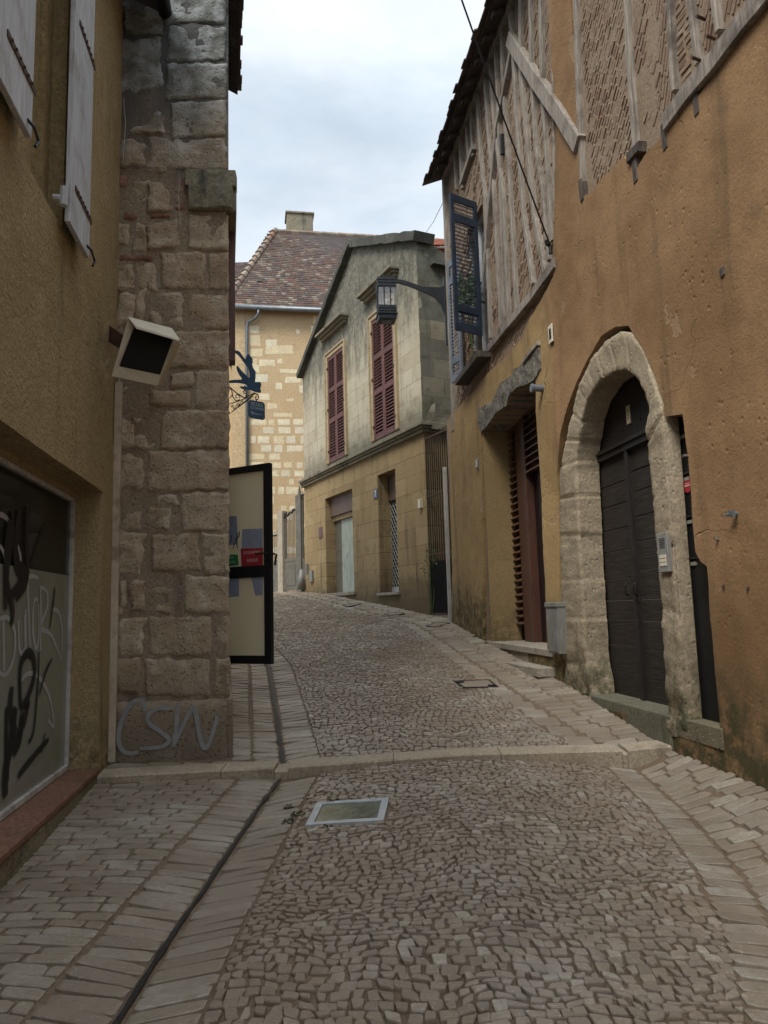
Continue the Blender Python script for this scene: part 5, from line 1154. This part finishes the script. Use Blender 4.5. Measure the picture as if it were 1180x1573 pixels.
# barred window
wn = bpy.data.objects.new('grille_window', None); COL.objects.link(wn); wn.parent = hr; wn.location = ((nU0+nU1)/2, -.3, nz0); hwd = (nU1-nU0)/2; dh = nz1-nz0
mb = MB(); zt_b = dh*.78; mb.box(-hwd-.02, hwd+.02, -.05, .05, zt_b, dh+.05); mb.build('brown_fascia', M['brownpanel'], wn)
mb = MB(); mb.box(-hwd-.02, hwd+.02, -.14, -.12, .1, zt_b); mb.build('window_pane', M['glass_dark'], wn)
mb = MB(); z = .1; st_ = .155; W_ = 2*hwd
def clipseg(x0, z0, x1, z1, X0, X1, Z0, Z1):
    t0, t1 = 0, 1
    for p, qq in ((-(x1-x0), x0-X0), (x1-x0, X1-x0), (-(z1-z0), z0-Z0), (z1-z0, Z1-z0)):
        if p == 0:
            if qq < 0: return None
        else:
            r = qq/p
            if p < 0: t0 = max(t0, r)
            else: t1 = min(t1, r)
    return None if t0 >= t1 else (x0+(x1-x0)*t0, z0+(z1-z0)*t0, x0+(x1-x0)*t1, z0+(z1-z0)*t1)
for k in range(-12, 40):
    for sg in (1, -1):
        z0_ = k*st_; s_ = clipseg(-hwd, z0_, hwd, z0_+sg*W_*1.35, -hwd, hwd, .12, zt_b)
        if s_: mb.tube([(s_[0], 0, s_[1]), (s_[2], 0, s_[3])], .007, 4)
mb.build('diamond_grille', M['grille'], wn)
mb = MB(); mb.box(-hwd+.0, hwd, -.1, .02, 0, .12); mb.build('window_ledge', M['white_wood'], wn)
mb = MB(); mb.box(nU0-.08, nU1+.08, -.3, .06, nz0-.06, nz0); mb.build('window_sill', M['step'], hr, bev=.008)
a = qh(577.5, 759); mb = MB(); mb.box(a[0]-.10, a[0]+.10, 0, .015, a[1]-.10, a[1]+.10); npl = mb.build('number_plate', M['numplate'], hr, bev=.003)
text('house_number', '7', .19, M['white'], npl, Matrix.Translation((a[0], .017, a[1])) @ Matrix.Rotation(pi, 4, 'Z') @ Matrix.Rotation(pi/2, 4, 'X'))
a = qh(493, 818); mb = MB(); mb.box(a[0]-.12, a[0]+.12, 0, .02, a[1]-.14, a[1]+.14); mb.build('wall_plaque', M['plaque'], hr, bev=.003)
a = qh(648, 774); mb = MB(); mb.box(a[0]-.05, a[0]+.04, 0, .07, a[1]-.09, a[1]+.09); mb.build('junction_box', M['beige_top'], hr, bev=.006)
a = qh(475, 880); mb = MB(); mb.tube([(a[0], .06, a[1]+.25), (a[0], .06, a[1]-.05)], .035, 8); mb.box(a[0]-.35, a[0]-.12, 0, .05, a[1]-.25, a[1]+.05); mb.build('service_box', M['zinc_box'], hr)
a = qh(469, 900); mb = MB(); mb.tube([(a[0], .12, a[1]-.1), (a[0], .10, a[1]+.45)], [.12, .05], 12); mb.build('guard_stone', M['zinc_box'], hr, smooth=True)
# side wall facing the camera
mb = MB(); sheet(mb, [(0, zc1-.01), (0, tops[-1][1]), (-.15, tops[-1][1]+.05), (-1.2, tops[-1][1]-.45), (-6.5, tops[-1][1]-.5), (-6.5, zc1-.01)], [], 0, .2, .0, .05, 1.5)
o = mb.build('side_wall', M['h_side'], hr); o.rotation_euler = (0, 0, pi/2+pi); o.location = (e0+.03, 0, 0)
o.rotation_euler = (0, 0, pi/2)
mb = MB(); sheet(mb, [(0, -.5), (0, zc0), (-6.5, zc0), (-6.5, -.5)], [], 0, .3, 0, .01, 1); o = mb.build('side_wall_base', M['h_low'], hr); o.rotation_euler = (0, 0, pi/2); o.location = (e0, 0, 0)
mb = MB(); mb.box(e0-.13, e0, -6.5, -.1, zc0+.05, zc1-.01); mb.box(e0-.08, e0, -6.5, -.1, zc0, zc0+.05); mb.build('side_string_course', M['cornice'], hr, bev=.01)
mb = MB(); mb.box(e0-.12, e0+.05, -6.4, -.3, tops[-1][1]-.52, tops[-1][1]-.42); mb.build('side_coping', M['coping'], hr)
mb = MB(); mb.box(hu1-.3, hu1-.02, -6, -.45, -.4, 6.6); mb.build('end_wall', M['h_up'], hr)
ap = tops[4]; mb = MB(); mb.add([(e0+.05, -.3, tops[-1][1]-.2), (ap[0], -.3, ap[1]-.2), (hu1, -.3, tops[2][1]-.1), (e0+.05, -6.4, tops[-1][1]-.2), (ap[0], -6.4, ap[1]-.2), (hu1, -6.4, tops[2][1]-.1)], [(0, 1, 4, 3), (1, 2, 5, 4)]); mb.build('roof', M['darktile'], hr)

# ------------------------------------------------------------------ barred side gate in the passage
bgq = lambda px, py: H.q(px, py)
g0, g1 = H.q(693, 800)[0], e0-.02; bg = bpy.data.objects.new('barred_gate', None); COL.objects.link(bg); zg = H.q(675, 948)[1]; bg.location = H.wor(g1, -.02, zg); bg.rotation_euler = (0, 0, atan2(H.X[1], H.X[0]))
tag(bg, 'tall black barred iron gate closing the passage between the two houses', 'gate')
gw = g0-g1; gh = H.q(659, 668)[1]-zg; mb = MB()
n = 11
for i in range(n+1): mb.tube([(gw*i/n, 0, .06), (gw*i/n, 0, gh+.04)], .011, 6)
mb.build('bars', M['iron'], bg)
mb = MB()
for z in (.06, gh*.34, gh*.66, gh-.04): mb.box(gw, .06, -.012, .012, z-.02, z+.02)
mb.build('rails', M['iron_rust'], bg)
mb = MB(); mb.box(gw, 0, -.02, -.014, .06, gh*.3); mb.build('lower_sheet', M['black'], bg)
mb = MB(); mb.box(gw-.02, .02, -.15, .06, -.05, .03); mb.build('threshold', M['step'], bg)
# wall at the end of the passage
pf = Fr(*H.wor(e0-.1, -4.2, 0)[:2], -.2, -H.X[1]*-1, H.X[0]) if 0 else None
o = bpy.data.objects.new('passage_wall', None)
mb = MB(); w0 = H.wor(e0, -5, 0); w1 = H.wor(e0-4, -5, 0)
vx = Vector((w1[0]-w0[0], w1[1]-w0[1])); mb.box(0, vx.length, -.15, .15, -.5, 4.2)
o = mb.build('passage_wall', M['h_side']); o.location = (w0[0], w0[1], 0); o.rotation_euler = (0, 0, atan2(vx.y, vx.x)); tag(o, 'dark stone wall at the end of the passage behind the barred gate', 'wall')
# weeds
a = Vector(H.wor(g1-.12, .05, zg+1.1)); mb = MB()
o = bpy.data.objects.new('weed', None); COL.objects.link(o); o.location = H.wor(g1-.1, .03, zg); tag(o, 'sparse pale green weed climbing through the black bars of the side gate', 'weed')
for k in range(5):
    d = rnd(-.2, .2); mb.tube([(0, 0, .02), (d*.5, -.01, .6), (d, -.02, 1.1+rnd(-.3, .3))], .004, 5)
mb.build('stems', M['leaf'], o); mb = MB(); leaves(mb, 90, (0, -.02, 1.05), .22, .028, 1.6); mb.build('foliage', M['leaf'], o)

# ------------------------------------------------------------------ courtyard gate at the top of the street
GT = Fr(-2.22, 20.85, .53, -.63, .77)
qg = GT.q
cg = bpy.data.objects.new('courtyard_gate', None); COL.objects.link(cg); cg.location = GT.O; cg.rotation_euler = (0, 0, atan2(GT.X[1], GT.X[0])); tag(cg, 'grey ornamental iron gate with bars above solid panels at the top of the street', 'gate')
mb = MB(); a, b = qg(458, 900), qg(464, 760); mb.box(a[0], b[0], -.06, .06, -.1, b[1]); mb.tube([((a[0]+b[0])/2, 0, b[1]), ((a[0]+b[0])/2, 0, qg(461, 745)[1])], [.06, .01], 8); mb.build('tall_post', M['gatepaint'], cg)
p0 = qg(438, 900)[0]; p1 = qg(431, 900)[0]
u0g, u1g = a[0], p0; zp = qg(448, 860)[1]; za = qg(457, 770)[1]; zb2 = qg(440, 794)[1]
mb = MB(); mb.box(u0g, u1g, -.02, .02, .06, zp); mb.box(u0g, u1g, -.03, .03, zp-.04, zp+.05); mb.box(u0g+.1, u1g-.1, .02, .03, .2, zp-.15); mb.box(0.0, a[0], -.02, .02, .06, zp); mb.build('solid_panel', M['gatepaint'], cg)
mb = MB(); n = 14
for i in range(n+1):
    t = i/n; mb.tube([(u0g*-1*0+b[0]+(u1g-b[0])*t, 0, zp), (b[0]+(u1g-b[0])*t, 0, za+(zb2-za)*t**.6+.08)], .011, 5)
for i in range(4): mb.tube([(a[0]*i/4, 0, zp), (a[0]*i/4, 0, za+.25)], .011, 5)
mb.build('bars', M['gatepaint'], cg)
mb = MB(); mb.tube([(b[0]+(u1g-b[0])*t, 0, za+(zb2-za)*t**.6+.03*sin(t*30)) for t in [k/16 for k in range(17)]], .03, 6); mb.tube([(a[0]*t, 0, za+.15) for t in (0, 1)], .02, 6)
for t in (.0, .2, .9, 1.): mb.tube([(b[0]+(u1g-b[0])*t+.05*cos(k), 0, za+(zb2-za)*t**.6+.12*k/6+.02*sin(2*k)) for k in range(6)], .02, 5)
mb.build('scroll_rail', M['iron'], cg)
mb = MB(); mb.box(p0, p1+.02, -.08, .08, -.15, qg(434, 785)[1]); o = mb.build('gate_pillar', M['gatepost'], None, bev=.01); o.location = GT.O; o.rotation_euler = cg.rotation_euler; tag(o, 'pale square pillar between the courtyard gate and the low railing', 'pillar')
mb = MB(); fe0, fe1 = p1+.05, p1+3.2; zf1 = qg(425, 815)[1]; zf0 = qg(425, 861)[1]
fn = bpy.data.objects.new('courtyard_railing', None); COL.objects.link(fn); fn.location = GT.O; fn.rotation_euler = cg.rotation_euler; tag(fn, 'low grey railing on a solid base left of the pale gate pillar', 'railing')
mb.box(fe0, fe1, -.05, .05, -.1, zf0); mb.build('solid_base', M['gatepaint'], fn); mb = MB(); k = 0
while fe0+k*.09 < fe1: mb.tube([(fe0+k*.09, 0, zf0), (fe0+k*.09, 0, zf1)], .01, 5); k += 1
mb.build('bars', M['gatepaint'], fn); mb = MB(); mb.box(fe0, fe1, -.02, .02, zf1-.16, zf1-.12); mb.build('rail', M['iron'], fn)

# ------------------------------------------------------------------ back house
a11 = radians(10); cB = P3(358, 800, 25)
B_ = Fr(cB.x, 25, .6, -cos(a11), -sin(a11))
br = B_.root('cream_stone_house', 'tall cream stone house with steep dark tiled hipped roof and square chimney', 'house')
qb = B_.q
ze = qb(365, 466)[1]; LB = 8.6
mb = MB(); sheet(mb, [(0, -1), (0, ze), (-LB, ze), (-LB, -1)], [], 0, .5, .3, .0); mb.box(-.3, 0, -6.9, -.3, -1, ze); mb.box(-LB, -LB+.3, -6.9, -.3, -1, ze); mb.build('rendered_wall', M['bh_wall'], br)
mb = MB(); random.seed(21)
stp = [(408, 530, 450, 544), (408, 522, 426, 534), (384, 500, 398, 512), (384, 514, 400, 532), (384, 536, 404, 548), (384, 560, 398, 572), (398, 552, 422, 563), (426, 551, 434, 559), (384, 551, 395, 562), (430, 567, 457, 573), (438, 578, 462, 588), (384, 575, 411, 587), (454, 506, 461, 513), (470, 540, 479, 552), (476, 520, 490, 534), (480, 484, 493, 497), (478, 500, 488, 514), (410, 619, 426, 628), (420, 634, 450, 641), (440, 612, 452, 617), (460, 592, 470, 604), (424, 588, 434, 598), (384, 590, 396, 602), (398, 604, 414, 614)]
for (x0, y0, x1, y1) in stp:
    j = .8; rough_block(mb, [qb(x0+rnd(-j, j), y1+rnd(-j, j)), qb(x1+rnd(-j, j), y1+rnd(-j, j)), qb(x1+rnd(-j, j), y0+rnd(-j, j)), qb(x0+rnd(-j, j), y0+rnd(-j, j))], .0, .003, .08, .004, .008, x0)
y = 644
while y < 900:
    h = rnd(11, 14); x = 380+rnd(0, 5)
    while x < 472:
        w = rnd(8, 26)
        if rnd(0, 1) < (.8 if y < 780 else .5): rough_block(mb, [qb(x, y+h-2), qb(x+w, y+h-2+rnd(-1, 1)), qb(x+w, y+rnd(-1, 1)), qb(x, y)], 0, .003, .08, .004, .008, x+y)
        x += w+rnd(2, 8)
    y += h+rnd(0, 2)
mb.build('stone_patches', M['bh_stone'], br)
# roof
pt = 1.22; wd = 4.4; hipx = 2.1
hl = 1.65
zr = ze-.1+pt*wd*.97
mb = MB(); random.seed(22); SL = sqrt(wd*wd+(zr-ze)**2); rows = 42; sl = SL/rows
for i in range(-1, rows):
    t0, t1 = i/rows, (i+1.25)/rows; x = .25-hl*max(0, t0)-(0 if i % 2 else .09)
    while x > -LB-.3:
        w = .175*rnd(.9, 1.08); lift = .02+rnd(0, .014); dz = rnd(-.006, .006)
        o0, o1 = .3-(wd+.3)*t0, .3-(wd+.3)*t1; z0, z1 = ze-.22+(zr-ze+.22)*t0, ze-.22+(zr-ze+.22)*t1
        sag = -.10*sin(pi*min(1, max(0, -x/LB)))*t0
        if random.random() > .006:
            mb.hexa([(x, o0, z0+lift+dz+sag), (x-w, o0, z0+lift+dz+sag), (x-w, o1, z1+sag), (x, o1, z1+sag), (x, o0, z0+lift+.035+dz+sag), (x-w, o0, z0+lift+.035+dz+sag), (x-w, o1, z1+.02+sag), (x, o1, z1+.02+sag)])
        x -= w+.006
mb.build('roof_tiles', M['tiles'], br)
mb = MB(); rb0 = [(.3, .3, ze-.24), (-LB-.3, .3, ze-.24), (-LB-.3, -wd, zr-.03), (-hl, -wd, zr-.03)]
rb1 = [(.3, .3, ze-.24), (-hl, -wd, zr-.03), (.3, -9, ze-.24)]
mb.add(rb0, [(0, 1, 2, 3)]); mb.add(rb1, [(0, 1, 2)]); mb.add([(-hl, -wd, zr-.03), (-LB-.3, -wd, zr-.03), (-LB-.3, -9, ze-.24), (.3, -9, ze-.24)], [(0, 1, 2, 3)]); mb.build('roof_deck', M['darktile'], br)
mb = MB(); n = 16
for i in range(n):
    t = i/n; t2 = (i+1.15)/n
    p = Vector((.3, .3, ze-.2)).lerp(Vector((-hl, -wd, zr+.02)), t); p2 = Vector((.3, .3, ze-.2)).lerp(Vector((-hl, -wd, zr+.02)), t2); mb.tube([p+Vector((0, 0, .06)), p2], [.13, .10], 8)
mb.build('hip_tiles', M['ridge'], br)
mb = MB(); x = -hl
while x > -LB: mb.tube([(x, -wd, zr+.0-.03), (x-.36, -wd, zr+.0-.03)], [.12, .10], 8); x -= .33
mb.build('ridge_tiles', M['ridge'], br)
cz = zr-.3; c0, c1 = qb(441, 345, -wd-.7)[0], qb(481, 345, -wd-.7)[0]; ctop = qb(460, 328, -wd-.7)[1]
mb = MB(); mb.box(c0, c1, -wd-1.6, -wd-.7, cz-.6, ctop); mb.build('chimney', M['cornice'], br, bev=.02)
mb = MB(); mb.box(c0+.06, c1-.06, -wd-1.66, -wd-.64, ctop, ctop+.07); mb.build('chimney_cap', M['cornice'], br)
mb = MB(); mb.tube([(.3, .36, ze-.27), (-LB-.3, .36, ze-.29)], .085, 10); mb.build('roof_gutter', M['zinc'], br, smooth=True)
d0 = qb(397, 468, .36)[0]; d1 = qb(379, 500, .08)[0]; mb = MB(); zz = qb(379, 482)[1]
mb.tube([(d0, .36, ze-.3), (d0, .34, ze-.5), (d0+.12, .22, ze-.62), (d1-.05, .12, ze-.72), (d1, .08, ze-.9), (d1, .08, 0)], .055, 10); mb.build('downpipe', M['zinc'], br, smooth=True)
mb = MB(); mb.box(qb(377, 600)[0], .02, -.1, .02, -1, ze-.4); mb.build('corner_render_band', M['bh_wall'], br)

# small house further left, and the red-roofed one on the right
k = Fr(P3(345, 700, 31).x-2.4, 31, .7, -1, 0); sr = k.root('dark_roofed_house', 'small distant house with a dark tiled roof showing left of the cream house', 'house')
za_ = k.q(370, 428)[1]; zb_ = k.q(370, 408)[1]+.2; u_a, u_b = k.q(330, 430)[0], k.q(395, 430)[0]
mb = MB(); mb.box(u_a, u_b, -4, 0, -1, za_); mb.build('rendered_wall', M['bh_wall'], sr)
def tileroof(mb, u0, u1, o0, z0, o1, z1, rows, w=.2):
    u0, u1 = min(u0, u1), max(u0, u1)
    for i in range(rows):
        t0, t1 = i/rows, (i+1.2)/rows; x = u0-(0 if i % 2 else w/2)
        while x < u1:
            oa, ob, za, zb = o0+(o1-o0)*t0, o0+(o1-o0)*t1, z0+(z1-z0)*t0, z0+(z1-z0)*t1; l = .02+rnd(0, .01)
            mb.hexa([(x, oa, za+l), (x+w, oa, za+l), (x+w, ob, zb), (x, ob, zb), (x, oa, za+l+.025), (x+w, oa, za+l+.025), (x+w, ob, zb+.02), (x, ob, zb+.02)]); x += w+.006
mb = MB(); tileroof(mb, u_a, u_b, .3, za_-.1, -2.6, zb_+1.2, 20); mb.build('roof_tiles', M['darktile'], sr)
mb = MB(); mb.add([(u_a, .3, za_-.12), (u_b, .3, za_-.12), (u_b, -2.6, zb_+1.18), (u_a, -2.6, zb_+1.18)], [(0, 1, 2, 3)]); mb.build('roof_deck', M['darktile'], sr)

p = P3(672, 700, 19.5); k = Fr(p.x+.8, 19.5, .4, H.Y[0]*-1, H.Y[1]*-1) if 0 else Fr(p.x-1.2, 19.5, .4, -1, 0)
sr = k.root('red_roofed_house', 'red-tiled house top showing between the blackened gable and the timber corner post', 'house')
zz0, zz1 = k.q(675, 384)[1], k.q(675, 363)[1]; ua, ub = k.q(650, 400)[0], k.q(760, 400)[0]
mb = MB(); mb.box(ua+.1, ub, -5, 0, -1, zz0+.05); mb.build('brick_wall', M['redtile'], sr)
dzr = 1.6*(zz0/19.5)+.9
mb = MB(); tileroof(mb, ua, ub, .3, zz0-.02, -1.3, zz1+.55, 12); mb.build('roof_tiles', M['redtile'], sr)
mb = MB(); mb.add([(ua, .3, zz0-.04), (ub, .3, zz0-.04), (ub, -1.3, zz1+.5), (ua, -1.3, zz1+.5)], [(0, 1, 2, 3)]); mb.build('roof_deck', M['redtile'], sr)

# ------------------------------------------------------------------ wires
a = Vector(R.wor(q(851, 378)[0], .04, q(851, 378)[1])); e = P3(712, 0, 6.2); e2 = a+(e-a)*1.6
mb = MB(); pts = [a+(e2-a)*t+Vector((0, 0, -.06*4*t*(1-t))) for t in [i/16 for i in range(17)]]; mb.tube([tuple(p_-a) for p_ in pts], .009, 6)
o = mb.build('overhead_cable', M['cable'], None, loc=tuple(a)); tag(o, 'thick black cable running up from the wall anchor past the long timber-framed gable', 'cable')
mb = MB(); mb.tube([(0, 0, 0), (-.03, -.01, .02), (-.05, -.02, .06)], [.02, .03, .018], 8); mb.tube([(0, 0, 0), (.0, .0, -.09)], .022, 8); s_ = mb.build('wall_anchor', M['iron'], o)
a = P3(683, 306, 12.9); b = P3(654, 358, 18.5); mb = MB(); mb.tube([(0, 0, 0), tuple((b-a)*.5+Vector((0, 0, -.06))), tuple(b-a)], .006, 5); o = mb.build('thin_wire', M['cable'], None, loc=tuple(a)); tag(o, 'thin wire against the sky between the eaves and the red-tiled roof', 'wire')
# moss and weeds at wall feet
def tufts(name, lab, fr, pts, n, r):
    mb = MB()
    for px, py in pts:
        p_ = gp(px, py)
        for _ in range(n):
            c_ = (p_[0]+rnd(-r, r), p_[1]+rnd(-r, r)*1.5); z = G(*c_); s_ = rnd(.003, .007)
            mb.add([(c_[0]-s_, c_[1], z), (c_[0]+s_, c_[1], z), (c_[0]+rnd(-s_, s_), c_[1]+rnd(-s_, s_), z+s_*1.4)], [(0, 1, 2)])
    tag(mb.build(name, M['moss']), lab, 'moss', kind='stuff')
tufts('moss', 'dark moss and tiny weeds growing in the paving joints and along wall feet', None, [(512, 1233), (506, 1268), (455, 1252), (443, 1262), (445, 1240), (170, 1172), (182, 1170), (900, 1068), (880, 1058), (1030, 1148), (1060, 1160), (748, 988), (730, 978)], 70, .035)

# ------------------------------------------------------------------ light
wd_ = bpy.data.worlds.new('World'); S.world = wd_; wd_.use_nodes = True; nt = wd_.node_tree; bgn = nt.nodes['Background']
sky = nt.nodes.new('ShaderNodeTexSky'); sky.sky_type = 'NISHITA'; sky.sun_disc = False; sky.sun_elevation = radians(52); sky.sun_rotation = radians(215); sky.air_density = 1; sky.dust_density = 2
tc = nt.nodes.new('ShaderNodeTexCoord'); mp = nt.nodes.new('ShaderNodeMapping'); mp.inputs['Scale'].default_value = (1, 1, 2.6); nt.links.new(tc.outputs['Generated'], mp.inputs[0])
nz = nt.nodes.new('ShaderNodeTexNoise'); nz.inputs['Scale'].default_value = 2.6; nz.inputs['Detail'].default_value = 8; nz.inputs['Roughness'].default_value = .56; nz.inputs['Distortion'].default_value = .25; nt.links.new(mp.outputs[0], nz.inputs['Vector'])
mr = nt.nodes.new('ShaderNodeMapRange'); mr.inputs[1].default_value = .30; mr.inputs[2].default_value = .62; mr.inputs[3].default_value = .72; mr.inputs[4].default_value = 1; nt.links.new(nz.outputs['Fac'], mr.inputs[0])
mx = nt.nodes.new('ShaderNodeMix'); mx.data_type = 'RGBA'; nt.links.new(mr.outputs[0], mx.inputs[0]); nt.links.new(sky.outputs[0], mx.inputs[6])
cr = nt.nodes.new('ShaderNodeMix'); cr.data_type = 'RGBA'; n2 = nt.nodes.new('ShaderNodeTexNoise'); n2.inputs['Scale'].default_value = 5; n2.inputs['Detail'].default_value = 7; nt.links.new(mp.outputs[0], n2.inputs['Vector'])
mr2 = nt.nodes.new('ShaderNodeMapRange'); mr2.inputs[1].default_value = .35; mr2.inputs[2].default_value = .65; nt.links.new(n2.outputs['Fac'], mr2.inputs[0]); nt.links.new(mr2.outputs[0], cr.inputs[0])
CB = 1.0
cr.inputs[6].default_value = (7.4*CB, 8.5*CB, 9.6*CB, 1); cr.inputs[7].default_value = (9.3*CB, 10.0*CB, 10.6*CB, 1); nt.links.new(cr.outputs[2], mx.inputs[7]); sz_ = nt.nodes.new('ShaderNodeSeparateXYZ'); nt.links.new(tc.outputs['Generated'], sz_.inputs[0]); zg_ = nt.nodes.new('ShaderNodeMapRange'); zg_.interpolation_type = 'SMOOTHSTEP'
for k_, v_ in enumerate((.6, 1.0, .64, 1.85)): zg_.inputs[k_+1].default_value = v_
nt.links.new(sz_.outputs[2], zg_.inputs[0]); vm = nt.nodes.new('ShaderNodeVectorMath'); vm.operation = 'SCALE'; nt.links.new(mx.outputs[2], vm.inputs[0]); nt.links.new(zg_.outputs[0], vm.inputs['Scale']); nt.links.new(vm.outputs[0], bgn.inputs['Color'])
bgn.inputs['Strength'].default_value = .075
sl_ = bpy.data.lights.new('sun', 'SUN'); sl_.energy = 1.5; sl_.angle = radians(25); sl_.color = (1, .95, .87); so = bpy.data.objects.new('sun', sl_); COL.objects.link(so)
az, el = radians(215), radians(52)      # azimuth clockwise from +Y
d = Vector((sin(az)*cos(el), cos(az)*cos(el), sin(el))); so.rotation_euler = d.to_track_quat('Z', 'Y').to_euler(); so.location = (0, 0, 20)
S.view_settings.view_transform = 'Standard'; S.view_settings.look = 'None'; S.view_settings.gamma = 1; S.view_settings.exposure = 1.2
S.render.resolution_x = 768; S.render.resolution_y = 1024
S.cycles.max_bounces = 8; S.cycles.diffuse_bounces = 5
